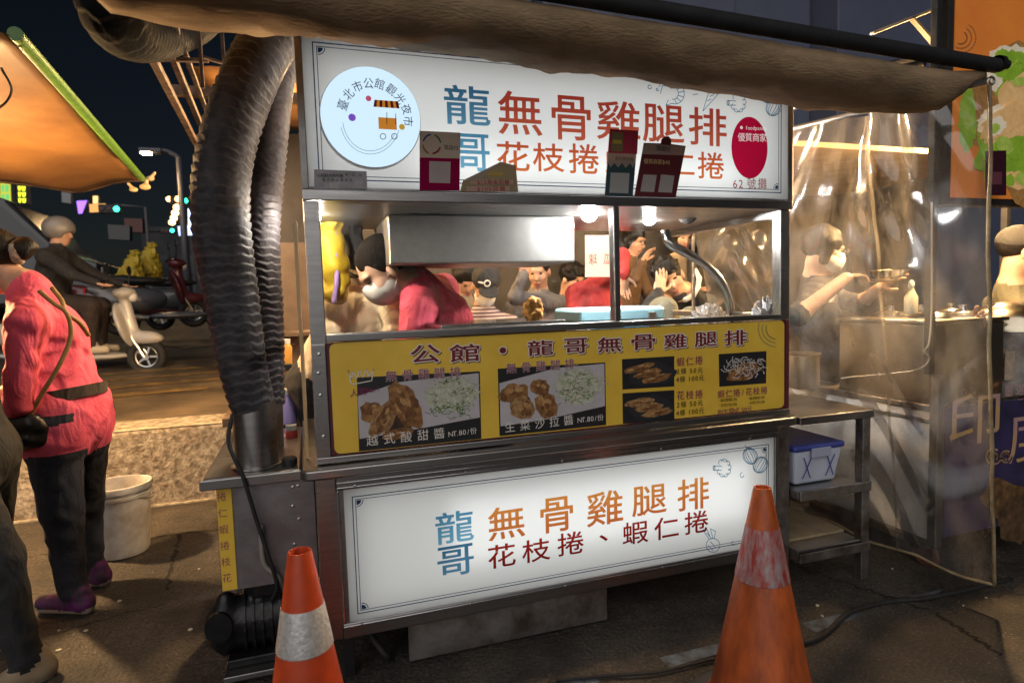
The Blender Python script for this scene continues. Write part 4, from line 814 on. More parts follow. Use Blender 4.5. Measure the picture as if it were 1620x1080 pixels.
# ================================================================ plastic curtain
FILM = clear_sheet('dirty_clear_film', dirt=.33, dirtcol=(.68, .66, .64), gloss=.14, rough=.12, scale=7, stretch=(1, 1, .30), lo=.36, hi=.98, fine=210, speck=.9, back=.45)
T0, T1, B0, B1 = Vector((1.86, .86, 1.93)), Vector((2.26, -.42, 1.93)), Vector((2.20, .75, .13)), Vector((2.365, -.42, .11))
cu = thing('plastic_curtain', 'dirty clear plastic curtain hanging between the cart and the next stall', 'curtain', (2.2, 0, 1.0)); co = cu.location
def cfn(u, v):
    p = T0.lerp(T1, u).lerp(B0.lerp(B1, u), v); n = Vector((.95, .3, 0))
    f = (1-v)**2.4; fan = (u-.75)/(.25+1.1*v)
    a = .026*f*math.sin(9*fan+2*math.sin(fan*4))*math.exp(-fan*fan*.25)+.008*f*math.sin(23*fan+1)*math.exp(-fan*fan*.25)+.010*math.sin(9*u+4*v)+.006*math.sin(23*v+11*u)+.004*math.sin(41*v-17*u+3*math.sin(u*13))
    if v > .985: p.z += .01*math.sin(u*19)
    return p+n*a-co
sheet('film', None, cfn, 150, 110, FILM, None, th=0, parent=cu)
HEM = mat('yellowed_hem', (.34, .27, .16), .45, var=.4, vscale=20, col2=(.2, .14, .07))
obj('edge_hem', MB().tube([Vector(cfn(1, j/40)) for j in range(41)], .007, 8), HEM, cu, smooth=True)
obj('bottom_hem', MB().tube([Vector(cfn(i/40, 1)) for i in range(41)], .006, 8), HEM, cu, smooth=True)
obj('seam_tape', MB().add([Vector(cfn(.70+.010*s, j/40))+Vector((-.004, 0, 0)) for j in range(41) for s in (0, 1)], [(2*j, 2*j+1, 2*j+3, 2*j+2) for j in range(40)]), clear_sheet('seam_film', dirt=.45, dirtcol=(.55, .5, .42), gloss=.15, scale=14, lo=.3, hi=.7), cu)
obj('curtain_rail', MB().cyl(T0-co+Vector((0, 0, .012)), T1-co+Vector((0, 0, .012)), .012, 12), STEEL_D, cu, smooth='auto')
for j in range(4): obj('roof_pole', MB().cyl(Vector((1.90+.03*j, 1.1, 2.10+.03*j))-co, Vector((2.18+.03*j, -.2, 2.01+.035*j))-co, .014, 12), (STEEL, STEEL_D)[j % 2], cu, smooth='auto')

# ================================================================ next stall at the right
st = thing('neighbour_stall', 'grey steel neighbouring stall with orange picture sign and purple banner', 'stall', (2.45, -.1, 0)); so = Vector((2.45, -.1, 0))
PANEL = mat('grey_stall_panel', (.74, .73, .72), .4, .1, var=.4, vscale=4, col2=(.5, .48, .46), bump=.05)
def sbox(name, x0, x1, y0, y1, z0, z1, m=PANEL, bevel=.004, parent=st): return obj(name, MB().box(x0-so.x, x1-so.x, y0-so.y, y1-so.y, z0, z1), m, parent, bevel=bevel)
SX, SYF, SZ = 2.47, -.12, .70
sbox('side_panel', SX, SX+.02, SYF+.04, .85, .14, SZ); sbox('corner_post', SX-.012, SX+.03, SYF, SYF+.038, .12, SZ+.16, m=STEEL_D); sbox('counter', SX-.01, 4.6, SYF+.04, .85, SZ+.002, SZ+.03, m=STEEL_W)
sbox('panel_trim', SX-.006, SX-.001, SYF+.04, .85, SZ-.05, SZ-.03, m=STEEL_D); sbox('skirt_rail', SX-.01, SX+.03, SYF+.04, .85, .10, .138, m=STEEL_W)
BANNER = mat('purple_banner', (.045, .035, .12), .45, var=.5, vscale=5, col2=(.02, .02, .05))
bn = sbox('front_banner', SX+.032, 4.6, SYF+.002, SYF+.014, .16, SZ+.02, m=BANNER, bevel=0)
GOLD = mat('banner_gold', (.55, .36, .06), .5, var=.4, vscale=9, col2=(.42, .25, .28))
PINKG = mat('banner_pink', (.45, .30, .30), .5)
def sline(t, a, b, h, m, y, parent):
    ob = line_px(t, a, b, h, y, m, parent); ob.location = -so; return ob
sline('嚴選', (1596, 617), (1614, 616), 20, PINKG, SYF-.0005, bn)
for ch, b in (('印', (1503, 622, 1582, 702)), ('度', (1596, 648, 1672, 728))):
    xc, yc = (b[0]+b[2])/2, (b[1]+b[3])/2; yp = SYF-.0005; w = (at(b[2], yc, y=yp)-at(b[0], yc, y=yp)).x; hh = (at(xc, b[1], y=yp)-at(xc, b[3], y=yp)).z
    mb = MB(); put_glyph(mb, ch, (0, 0, 0), EX, EZ, w, hh, 0); ob = obj('character', mb, GOLD, bn); ob.location = at(xc, yc, y=yp)-so
for i, (px, py, rr) in enumerate(((1572, 722, 12), (1592, 722, 9))):
    ob = sketch([ring(px, py, rr, rr, 0, 300), ring(px, py, rr*.5, rr*.5, 90, 400)], SYF-.0005, .008, GOLD, bn, 'swirl_mark'); ob.location = -so
for i, (px, py, rx, ry, c) in enumerate(((1590, 790, 40, 30, (.22, .12, .05)), (1612, 820, 30, 40, (.14, .08, .04)))):
    ob = blobpx(px, py, rx, ry, 20, SYF-.0004-.0005*i, mat('banner_food_%d' % i, c, .5, var=.7, vscale=18), bn, 50+i); ob.location = -so
for i, (x, y) in enumerate(((SX+.03, SYF+.07), (SX+.05, .7))):
    w = obj('caster', MB().torus((x-so.x, y-so.y, .062), (1, 0, 0), .045, .016, 24, 8).cyl((x-so.x-.012, y-so.y, .062), (x-so.x+.012, y-so.y, .062), .036, 20).box(x-so.x-.02, x-so.x+.02, y-so.y-.015, y-so.y+.015, .06, .12), mat('caster_rubber', (.12, .05, .035), .6, var=.4, vscale=20), st)
# upper picture sign (a printed, backlit food poster)
psx0 = at(1508, 150, y=SYF).x; pz1, pz0 = 2.43, 1.595
sg = sbox('picture_sign', psx0-.03, 4.2, SYF+.004, SYF+.05, pz0-.03, pz1+.03, m=DARKMET)
POSTER = mat('poster_orange', (.62, .20, .03), .5, var=.5, vscale=2.5, col2=(.50, .10, .02), emit=(.62, .2, .03), strength=.22)
sbox('poster_sheet', psx0, 4.17, SYF-.002, SYF+.003, pz0, pz1, m=POSTER, bevel=0, parent=st)
ROTI = mat('poster_bread', (.72, .48, .22), .5, var=.5, vscale=16, col2=(.55, .28, .08), emit=(.7, .45, .2), strength=.2); LETT = mat('poster_lettuce', (.26, .42, .03), .5, var=.6, vscale=12, col2=(.10, .22, .01), emit=(.25, .4, .03), strength=.2); LETT2 = mat('poster_lettuce_pale', (.42, .52, .10), .5, var=.6, vscale=30, col2=(.2, .32, .03), emit=(.35, .45, .08), strength=.2); BASK = mat('poster_basket', (.42, .22, .06), .5, var=.6, vscale=40, col2=(.2, .08, .02), emit=(.4, .2, .06), strength=.15); TORT = mat('poster_pale', (.75, .66, .5), .5, var=.25, vscale=10, emit=(.7, .6, .45), strength=.2)
for i, (a, b, c, d, e, m) in enumerate(((1640, 190, 110, 130, 10, BASK), (1600, 110, 45, 38, -20, TORT), (1610, 130, 40, 30, -30, LETT), (1600, 240, 55, 60, 20, LETT), (1585, 195, 42, 26, -35, ROTI), (1618, 165, 40, 55, 30, ROTI), (1572, 190, 20, 28, 60, TORT), (1605, 285, 26, 14, 10, ROTI), (1530, 190, 14, 50, 0, LETT))+tuple((random.Random(i).uniform(1560, 1640), random.Random(i+50).uniform(85, 150) if i % 2 else random.Random(i+50).uniform(225, 290), random.Random(i+90).uniform(8, 20), random.Random(i+70).uniform(6, 13), i*37, (LETT, LETT2, LETT, TORT, LETT2)[i % 5]) for i in range(26))+((1592, 190, 46, 20, -32, ROTI), (1576, 200, 13, 17, 50, TORT), (1574, 203, 7, 9, 40, LETT2))):
    ob = blobpx(a, b, c, d, e, SYF-.003-.0003*i, m, st, 60+i, 34, 'printed_food'); ob.location = -so
ob = sketch([ring(1520, 60, 10+7*i, 10+7*i, -60, 120) for i in range(3)], SYF-.003, .006, mat('poster_pattern', (.7, .26, .08), .5), st, 'swirl_print'); ob.location = -so
t = card('hanging_card', 'dark card with a pale square hanging in front of the orange poster', ((1560, 239), (1592, 238), (1592, 309), (1560, 309)), SYF-.04, mat('card_dark_plum', (.05, .012, .022), .3), (('white_square', ((1567, 272), (1585, 272), (1585, 292), (1567, 292)), mat('card_plum', (.16, .05, .07), .4)),))
# rail, post and braces of that stall
sbox('post', psx0-.07, psx0-.04, SYF+.02, SYF+.05, SZ+.165, 2.6, m=DARKMET); sbox('rear_post', 4.4, 4.44, .9, .94, .08, 2.5, m=DARKMET)
for a, b in (((1380, 53), (1485, 12)), ((1442, 28), (1480, 72))): obj('roof_brace', MB().bar(at(*a, y=SYF+.2)-so, at(*b, y=SYF+.2)-so, .022, .012), mat('pale_metal', (.45, .38, .28), .45, .4), st)
obj('roof_boards', MB().box(1.95-so.x, 4.6-so.x, .95-so.y, 2.5-so.y, 2.06, 2.09), mat('warm_board', (.30, .19, .09), .7, var=.3, vscale=6), st)
obj('rear_dark_sheet', MB().box(3.15-so.x, 5.8-so.x, 2.52-so.y, 2.54-so.y, .55, 2.3), mat('brown_black_sheet', (.035, .027, .022), .7, var=.6, vscale=3, bump=.3, bscale=12), st)  # dark sheet added to darken the background behind this stall
# food warmer
fw = thing('food_warmer', 'steel food warmer box with round lids on the next stall counter', 'food warmer', (SX+.05, 0, SZ+.031)); fo = Vector(fw.location)
WARMST = mat('warm_steel', (.55, .48, .38), .3, 1, var=.3, vscale=7, bump=.05)
fx0, fx1, fy0, fy1, fh = SX+.02, at(1588, 560, y=SYF+.06).x, SYF+.06, .42, .34
obj('body', MB().box(fx0-fo.x, fx1-fo.x, fy0-fo.y, fy1-fo.y, 0, fh), WARMST, fw, bevel=.006); obj('rim', MB().box(fx0-.012-fo.x, fx1+.014-fo.x, fy0-.012-fo.y, fy1+.012-fo.y, fh+.001, fh+.018), WARMST, fw, bevel=.004)
obj('paper_label', MB().box(.42, .60, fy0-.004-fo.y, fy0-.001-fo.y, .07, .2), mat('label_paper', (.5, .4, .3), .6, var=.3, vscale=30), fw)
for i in range(6):
    x, y = fx0+.12+.2*(i % 3 + .2)+.02*(i//3), fy0+.13+.22*(i//3)
    obj('lid', MB().lathe((x-fo.x, y-fo.y, fh+.019), [(.085, 0), (.085, .008), (.06, .022), (.018, .03), (.012, .042), (.018, .052), (0, .055)], 28), CHROME, fw, smooth='auto')
s = thing('wok_dome', 'shiny domed wok lid on the far right counter', 'wok lid', tuple(at(1592, 512, y=.05)))
DZ = s.location.z
obj('dome', MB().lathe((0, 0, 0), [(.17, -.03), (.17, -.02), (.155, .03), (.12, .07), (.06, .098), (.0, .105)], 36), mat('golden_steel', (.62, .55, .42), .2, 1, var=.3, vscale=6), s, smooth=True)
obj('pot', MB().lathe((0, 0, 0), [(.16, -.031), (.16, -.2), (.155, SZ+.031-DZ), (0, SZ+.031-DZ)], 30), STEEL_W, s, smooth='auto')
b0 = at(1441, 488, y=.28); s = thing('sauce_bottle', 'pale sauce bottle standing on the food warmer behind the curtain', 'bottle', (b0.x, b0.y, SZ+.031+fh+.019)); obj('body', MB().lathe((0, 0, 0), [(0, 0), (.028, 0), (.03, .01), (.03, .09), (.02, .11), (.012, .13), (.012, .145), (0, .145)], 20), mat('cream_bottle', (.7, .62, .42), .35), s, smooth='auto'); obj('cap', MB().lathe((0, 0, .145), [(.014, 0), (.012, .02), (.004, .03), (0, .03)], 14), WHITEP, s, smooth='auto')
put(cable('looped_wire', 'pale wire looping down the corner of the next stall', [at(1474, 320, y=SYF-.01), at(1474, 480, y=SYF-.012), at(1470, 540, y=SYF-.02), at(1462, 555, y=SYF-.025), at(1470, 568, y=SYF-.02), at(1450, 585, y=SYF+.0), at(1395, 592, y=.05), at(1330, 598, y=.12)], .0035, mat('pale_wire', (.55, .5, .42), .5)))
pl = at(1262, 560, y=.55); s = thing('cooking_pot', 'small steel pot on the stall side behind the menu board end', 'pot', (pl.x+.02, .55, SZ+.031)); obj('body', MB().lathe((0, 0, 0), [(0, 0), (.085, 0), (.09, .01), (.09, .17), (.096, .175), (.086, .178), (.084, .02)], 28), WARMST, s, smooth='auto')
lampthing('light_bulb', 'warm bulb hanging above the food warmer of the next stall', (2.95, .14, 1.90), 36, (1, .86, .66), .04)
lampthing('light_bulb', 'warm bulb hanging above the domed wok at far right', (3.85, .75, 2.1), 18, (1, .86, .66), .04)

# ================================================================ things on the counter in the cart
FRY = mat('fried_crust', (.66, .36, .11), .8, spec=.2, var=.6, vscale=60, col2=(.36, .15, .035), bump=.8, bscale=130)
cpos = at(843, 500, y=.16); s = Sculpt(.004); rnd = random.Random(3)
s.ell((0, 0, .035), (.032, .024, .05), 'f', .01)
for i in range(70):
    a, b = rnd.uniform(0, 6.28), rnd.uniform(-.9, 1); r = math.sqrt(1-b*b); s.ell((.031*r*math.cos(a), .023*r*math.sin(a), .035+.048*b), (rnd.uniform(.006, .012),)*3, 'f', .004)
f = obj('fried_chicken', s.mesh('fried_chicken', {'f': FRY}), None, label='golden crusty fried chicken piece standing on the counter tray', cat='fried chicken'); f.location = (cpos.x, .16, Z['w0']+.012)
cl = thing('cooler_box', 'pale blue cooler box with a metal latch behind the window', 'cooler box', (1.36, .42, .949)); CB = mat('cooler_blue', (.16, .42, .56), .3, var=.15, vscale=6)
cA = at(935, 493, y=.30); cB = at(1043, 493, y=.30); hw = (cB.x-cA.x)/2; cl.location = ((cA.x+cB.x)/2+.02, .42, .949); hz = cA.z-.949
obj('body', MB().box(-hw-.06, hw, -.12, .16, 0, hz-.05), CB, cl, bevel=.012); obj('lid', MB().box(-hw-.067, hw+.007, -.127, .167, hz-.049, hz+.012), mat('cooler_pale', (.28, .52, .64), .3), cl, bevel=.014)
obj('latch', MB().box(hw-.08, hw-.045, -.137, -.1275, hz-.075, hz-.01), BOLT, cl, bevel=.002)
BAG = clear_sheet('bag_film', dirt=.75, dirtcol=(.75, .75, .78), gloss=.2, rough=.25, scale=22, stretch=(1, 1, 1), lo=.3, hi=.7)
def crumple(name, label, c, r, seed, m, cat):
    rnd = random.Random(seed); mb = MB(); V = []; F = []; n, k = 18, 10
    for j in range(k+1):
        for i in range(n): a, b = 2*math.pi*i/n, math.pi*.5*j/k; q = 1+.22*math.sin(i*2.3+j*1.7+seed)+rnd.uniform(-.13, .13); V.append((r[0]*q*math.cos(a)*math.cos(b), r[1]*q*math.sin(a)*math.cos(b), r[2]*q*math.sin(b)))
    for j in range(k):
        for i in range(n): F.append((j*n+i, j*n+(i+1) % n, (j+1)*n+(i+1) % n, (j+1)*n+i))
    mb.add(V, F); ob = obj(name, mb, m, label=label, cat=cat); ob.location = c; return ob
cc = at(1122, 505, y=.16); crumple('plastic_bag', 'crumpled clear plastic bag beside the bent steel pipe', (cc.x, .16, Z['w0']-.03), (.075, .05, .065), 4, BAG, 'plastic bag')
cc = at(1212, 500, y=.10); crumple('tissue_pack', 'crumpled white tissue pack in the right window corner', (cc.x, .10, Z['w0']-.02), (.06, .04, .075), 9, mat('tissue_white', (.68, .68, .72), .5), 'tissue pack')
nt_ = obj('cloth_bundle', Sculpt(.006).ell((0, 0, 0), (.04, .035, .035), 'c', .01, wr=.008).mesh('cloth_bundle', {'c': mat('dark_sponge', (.06, .05, .045), .9, var=.8, vscale=90, bump=.9, bscale=90)}), None, label='dark scrubbing bundle hung under the roof beside the bulb', cat='scrubber'); nt_.location = at(1088, 340, y=.34)
# jackets and strap hung at the left of the window
def cloth_thing(name, label, pts, y, depth, m, cat, seed=0, wr=.004):
    """a hung garment: a soft volume along surveyed points (px, py, radius m)"""
    s = Sculpt(.008); q = [(at(px, py, y=y), r) for px, py, r in pts]; c = q[0][0]
    for (a, ra), (b, rb) in zip(q[:-1], q[1:]):
        M = None; s.cap(a-c, b-c, ra, rb, 'c', .02, wr=wr)
    ob = obj(name, s.mesh(name, {'c': m}), None, label=label, cat=cat); ob.location = c; return ob
YJ = mat('yellow_jacket', (.55, .40, .015), .6, var=.35, vscale=7, col2=(.32, .22, .01), bump=.15, bscale=30)
cloth_thing('hanging_jacket', 'yellow jacket hanging at the left end of the window', ((523, 330, .05), (520, 380, .05), (527, 420, .055), (532, 450, .05), (530, 465, .045)), .60, .05, YJ, 'jacket', wr=.006)
cloth_thing('hanging_jacket', 'black jacket hung behind the window with a pink lanyard over it', ((548, 335, .05), (556, 372, .045), (566, 420, .05)), .72, .05, mat('black_cloth', (.02, .02, .024), .85, bump=.2), 'jacket')
put(cable('lanyard', 'pink lanyard looped over the hanging black jacket', [at(530, 350, y=.66), at(542, 340, y=.65), at(552, 348, y=.65), at(560, 336, y=.65), at(552, 348, y=.648), at(538, 366, y=.65)], .006, mat('lanyard_pink', (.6, .05, .12), .6), 'lanyard'))
put(cable('purple_strap', 'purple strap hanging beside the yellow jacket', [at(529, 355, y=.58), at(531, 400, y=.56), at(533, 440, y=.54), at(528, 480, y=.53)], .010, mat('strap_purple', (.24, .15, .38), .6), 'strap'))
gl_ = thing('led_string', 'green LED strings glinting beside the range hood', 'led string', tuple(at(596, 330, y=.8)))
for i in range(9):
    a = at(576+4.5*i, 322, y=.8); b = at(585+3.0*i, 345+i*2, y=.8); obj('led_strand', MB().tube([a-gl_.location, (a+b)/2-gl_.location+Vector((.004, 0, 0)), b-gl_.location], .0035, 6), glow('led_green', (.0, .75, .48), 1.6), gl_)
ff = obj('foil_sheet', MB().poly([at(*p, y=.82)-at(575, 322, y=.82) for p in ((575, 322), (614, 322), (616, 418), (604, 395), (590, 360))], (0, .003, 0)), mat('foil', (.5, .55, .5), .25, 1, var=.5, vscale=30, bump=.6, bscale=25), label='crinkled foil sheet hanging left of the range hood', cat='foil'); ff.location = at(575, 322, y=.82)
# ================================================================ people
def skin_mat(n, c): return mat('skin_'+n, c, .5, var=.18, vscale=18, col2=tuple(k*.8 for k in c), bump=.05, bscale=140)
SKIN = skin_mat('warm', (.55, .32, .21)); SKIN2 = skin_mat('fair', (.62, .38, .27))
def cloth_mat(n, c, v=.25, c2=None):
    m = mat('cloth_'+n, c, .85, var=v, vscale=9, col2=c2, bump=.2, bscale=140); nt = m.node_tree; N = nt.nodes.new; b = nt.nodes['Principled BSDF']
    tc = N('ShaderNodeTexCoord'); mp = N('ShaderNodeMapping'); mp.inputs['Scale'].default_value = (1.4, 1.4, .7); mp.inputs['Rotation'].default_value = (.5, .4, 0); nt.links.new(tc.outputs['Object'], mp.inputs[0])
    n1 = N('ShaderNodeTexNoise'); n1.inputs['Scale'].default_value = 7; n1.inputs['Detail'].default_value = 2; n1.inputs['Distortion'].default_value = 1.6; nt.links.new(mp.outputs[0], n1.inputs['Vector'])
    bp = N('ShaderNodeBump'); bp.inputs['Strength'].default_value = .40; bp.inputs['Distance'].default_value = .05; nt.links.new(n1.outputs['Fac'], bp.inputs['Height'])
    old = b.inputs['Normal'].links[0].from_node; nt.links.new(bp.outputs[0], old.inputs['Normal']); return m
HAIRM = mat('black_hair', (.010, .008, .007), .5, spec=.25, var=.5, vscale=60, bump=.5, bscale=160, stretch=(1, 1, .25)); HAIRG = mat('cropped_hair', (.016, .013, .011), .9, spec=.1, var=.8, vscale=160, col2=(.005, .004, .004), bump=.7, bscale=260)
EYE = mat('eye_dark', (.015, .01, .008), .2); LIP = mat('lip', (.38, .13, .11), .5); MASKW = mat('face_mask', (.72, .71, .69), .7, var=.1, vscale=14, bump=.1, bscale=40)
def nrm(v): v = Vector(v); return v.normalized()
def frame(f, u):
    f = nrm(f); u = Vector(u); u = (u-f*u.dot(f)).normalized(); r = f.cross(u); return r, f, u
def hand(s, w, d, n, th, curl, lab, k=1.0, r0=.0082):
    d, n = nrm(d), nrm(n); th = nrm(Vector(th)-d*Vector(th).dot(d)); n = d.cross(th) if d.cross(th).dot(n) > 0 else th.cross(d); w = Vector(w)
    M = np.array([th, n, d]).T
    s.ell(w+d*.045*k, (.038*k, .014*k, .050*k), lab, .012, M=M)
    for i, (L, off) in enumerate(((.066, .028), (.074, .009), (.068, -.010), (.052, -.028))):
        p = w+d*(.084-.006*abs(i-1.3))*k+th*off*k; dd = d+th*(.10-.07*i)*.6
        for j, f in enumerate((.45, .32, .23)):
            a = curl*(.5+.5*j)*(1+.12*i); q = (d*math.cos(a)+n*math.sin(a)+th*(.10-.07*i)*.5).normalized(); e = p+q*L*f*k; s.cap(p, e, r0*k*(1-.08*j), r0*k*(.94-.08*j), lab, .004); p = e
    p = w+d*.028*k+th*.032*k
    for j, L in enumerate((.038, .032)):
        q = (th*(.75-.45*j)+d*.65+n*curl*.45).normalized(); e = p+q*L*k; s.cap(p, e, .0115*k*(1-.1*j), .0095*k, lab, .006); p = e
def head_into(s, c, f, u, neck, k=1.0, skin='skin', neckr=.052):
    r, f, u = frame(f, u); c = Vector(c); M = np.array([r, f, u]).T
    P = lambda a, b, d: c+(r*a+f*b+u*d)*k
    E = lambda a, b, d, ra, lab=skin, bl=.018: s.ell(P(a, b, d), [x*k for x in ra], lab, bl*k, M=M)
    E(0, -.012, .03, (.076, .094, .086)); E(0, .018, -.035, (.061, .072, .080)); E(0, .036, -.088, (.040, .040, .034))
    E(0, .078, .022, (.048, .016, .012), bl=.015)
    for q in (-1, 1):
        E(q*.076, -.006, -.02, (.011, .020, .032), bl=.008); E(q*.040, .058, -.035, (.022, .024, .022), bl=.02); s.cut(P(q*.030, .100, .002), [.015*k, .016*k, .010*k], .006, M=M)
    s.cap(P(0, .082, .005), P(0, .103, -.036), .009*k, .014*k, skin, .012*k); s.ell(P(0, .087, -.073), [.022*k, .009*k, .009*k], 'lip', .006*k, M=M)
    s.cap(P(0, -.025, -.075), neck, neckr*k, (neckr+.008)*k, skin, .03)
    return P, M
def eyes(P, M, k, parent, o):
    for q in (-1, 1):
        s = Sculpt(.004); s.ell(P(q*.030, .0825, .001)-o, (.013*k, .008*k, .0065*k), 'e', .002, M=M); obj('eye', s.mesh('eye', {'e': EYE}), None, parent)
def hair_into(P, M, k, style, h=.006):
    s = Sculpt(h); s.ell(P(0, -.018, .036), [.088*k, .104*k, .096*k], 'h', .01, M=M, wr=.0025)
    if style == 'crop': s = Sculpt(h); s.ell(P(0, -.022, .036), [.0825*k, .1*k, .092*k], 'h', .01, M=M, wr=.0015)
    s.cut(P(0, .120, -.048), [.068*k, .075*k, .088*k], .01, M=M); s.cut(P(0, .105, -.075), [.13*k, .092*k, .088*k], .01, M=M); s.cut(P(0, .055, -.125), [.10*k, .085*k, .085*k], .01, M=M)
    if style == 'shaggy':
        rnd = random.Random(5)
        for i in range(26):
            a, b = rnd.uniform(0, 6.28), rnd.uniform(.1, 1); q = math.sqrt(1-b*b); s.cap(P(.07*q*math.cos(a), -.02+.085*q*math.sin(a), .04+.08*b), P(.098*q*math.cos(a+.3), -.01+.11*q*math.sin(a+.3), .035+.10*b), .016, .006, 'h', .01)
        for x in (-.05, -.02, .015, .045): s.cap(P(x, .05, .10), P(x*1.2, .092, .045), .02, .010, 'h', .012)
    if style == 'long':
        for q in (-1, 1): s.cap(P(q*.07, .01, .03), P(q*.085, .0, -.15), .035, .04, 'h', .03, wr=.003)
        s.cap(P(0, -.08, 0), P(0, -.07, -.17), .06, .06, 'h', .03, wr=.003)
    if style == 'bob':
        for q in (-1, 1): s.cap(P(q*.072, .0, .03), P(q*.078, -.01, -.06), .03, .026, 'h', .02)
    if style == 'bun': s.ell(P(0, -.135, -.005), [.045*k]*3, 'h', .012, wr=.004); s.cap(P(0, -.09, .0), P(0, -.12, -.005), .03, .03, 'h', .02)
    return s
def mask_for(P, M, k, parent, o, m=MASKW):
    s = Sculpt(.005); s.ell(P(0, .040, -.052), [.066*k, .075*k, .068*k], 'm', .01, M=M, wr=.0008); s.ell(P(0, .095, -.03), [.016*k, .022*k, .03*k], 'm', .015, M=M); s.cut(P(0, -.065, -.05), [.1*k, .085*k, .12*k], .008, M=M); s.cut(P(0, .09, .060), [.09*k, .09*k, .060*k], .006, M=M); ob = s.mesh('face_mask', {'m': m}); mk = obj('face_mask', ob, None, parent); mk.location = -o
    for q in (-1, 1): l = obj('ear_loop', MB().tube(spline([P(q*.056, .045, -.035), P(q*.078, .0, -.012), P(q*.082, -.018, -.02), P(q*.078, -.002, -.045), P(q*.056, .04, -.08)], 5), .0016, 5), m, parent); l.location = -o
    return mk
def person(label, J, mats, k=1.0, h=.008, hair='crop', hairm=None, mask=False, sleeve=2, w=1.0, hands=None, cap=None, group=None, legs=True, glasses=False, wr=.0025, lw=1.0, hemr=None, detail_eyes=True, hem=.0, root=None):
    """one continuous body; J holds the joints; labels: skin, top, bottom, shoe, lip"""
    V = {a: Vector(b) for a, b in J.items() if not isinstance(b, (int, float))}
    pel, che, nek, hed = V['pel'], V['che'], V['nek'], V['hed']; sp = (che-pel).normalized(); rt = nrm(V['side']-sp*V['side'].dot(sp)); fw = sp.cross(rt)*-1 if False else rt.cross(sp)*-1
    fw = sp.cross(rt); M = np.array([rt, fw, sp]).T
    root = Vector(root) if root is not None else Vector((pel.x, pel.y, 0)); t = thing('person', label, 'person', root, group=group)
    s = Sculpt(h); B = lambda p: p-root
    for q, (ra, rb, rc) in ((-.05, (.165, .125, .13)), (.25, (.155, .115, .14)), (.6, (.165, .120, .16)), (1.0, (.170, .122, .13))):
        s.ell(B(pel.lerp(che, q)), (ra*w*k, rb*w*k, rc*k), 'bottom' if q < 0 else 'top', .05, M=M, wr=0 if q < 0 else wr)
    if hem: s.ell(B(pel-sp*hem), hemr or (.186*w*k, .150*w*k, .14*k), 'top', .03, M=M, wr=wr)
    s.cap(B(che), B(nek), .11*k, .065*k, 'top', .05, wr=wr)
    for q, n in ((1, 'R'), (-1, 'L')):
        sh = V.get('sh'+n, che+sp*.10*k+rt*q*.175*w*k); el, wri = V['el'+n], V['wr'+n]
        s.cap(B(nek-sp*.04), B(sh), .062*k, .066*k*w, 'top', .045, wr=wr)
        s.cap(B(sh), B(el), .060*k*w, .052*k*w, 'top' if sleeve >= 1 else 'skin', .03, wr=wr)
        if sleeve == 1: s.cap(B(el), B(wri), .041*k*w, .028*k, 'skin', .012)
        else: s.cap(B(el), B(wri), .050*k, .038*k, 'top', .02, wr=wr)
        d = (wri-el).normalized(); hd = (hands or {}).get(n)
        if hd: hand(s, B(wri)+d*.005, *hd[:3], hd[3], 'skin', k)
        else: hand(s, B(wri)+d*.005, d, fw, rt*-q, .5, 'skin', k)
    if legs:
        for q, n in ((1, 'R'), (-1, 'L')):
            hp = pel+rt*q*.088*w*k-sp*.02; kn, an = V['kn'+n], V['an'+n]; tf = nrm(V.get('toe'+n, V.get('toe', fw)))
            if hem: s.cap(B(hp)+Vector((0, 0, .03)), B(hp.lerp(kn, .20)), .106*k*w, .113*k*w, 'top', .05, wr=wr)
            s.cap(B(hp), B(kn), .100*k*w*lw, .072*k*w*lw, 'bottom', .03, wr=wr*.5); s.cap(B(kn), B(an), .070*k*w*lw, .046*k*lw, 'bottom', .02, wr=wr*.7)
            ft = B(an)-Vector((0, 0, .055*k)); s.cap(ft-tf*.05*k, ft+tf*.13*k, .037*k, .031*k, 'shoe', .015); s.cap(ft-tf*.055*k-Vector((0, 0, .020*k)), ft+tf*.135*k-Vector((0, 0, .016*k)), .028*k, .027*k, 'sole', .006); s.cap(ft-tf*.04*k, ft-tf*.03*k+Vector((0, 0, .04*k)), .040*k, .040*k, 'shoe', .01)
    P, Mh = head_into(s, B(hed), V['hf'], V['hu'], B(nek), k)
    full = {'skin': SKIN, 'lip': LIP, 'shoe': BLACK, 'sole': SOLE, 'bottom': MATS['cloth_black']}; full.update(mats)
    obj('body', s.mesh('body', full), None, t)
    if detail_eyes: eyes(P, Mh, k, t, Vector((0, 0, 0)))
    if hair: obj('hair', hair_into(P, Mh, k, hair, max(.006, h*.75)).mesh('hair', {'h': hairm or HAIRM}), None, t)
    if mask: mask_for(P, Mh, k, t, Vector((0, 0, 0)))
    if cap:
        c = Sculpt(.006); c.ell(P(0, -.016, .050), [.090*k, .106*k, .082*k], 'c', .01, M=Mh); c.cut(P(0, 0, -.03), [.14*k, .16*k, .055*k], .01, M=Mh); c.ell(P(0, .115, .045), [.066*k, .065*k, .010*k], 'c', .012, M=Mh); obj('cap', c.mesh('cap', {'c': cap}), None, t)
    if glasses:
        g = MB()
        for q in (-1, 1): g.torus(P(q*.032, .108, -.002), Vector(Mh[:, 1]), .022, .0022, 20, 6); g.cyl(P(q*.054, .104, .002), P(q*.078, 0, -.005), .002, 6)
        g.cyl(P(-.010, .110, .0), P(.010, .110, .0), .002, 6); obj('glasses', g, BLACK, t)
    t['_P'] = 0; del t['_P']
    return t, P, Mh
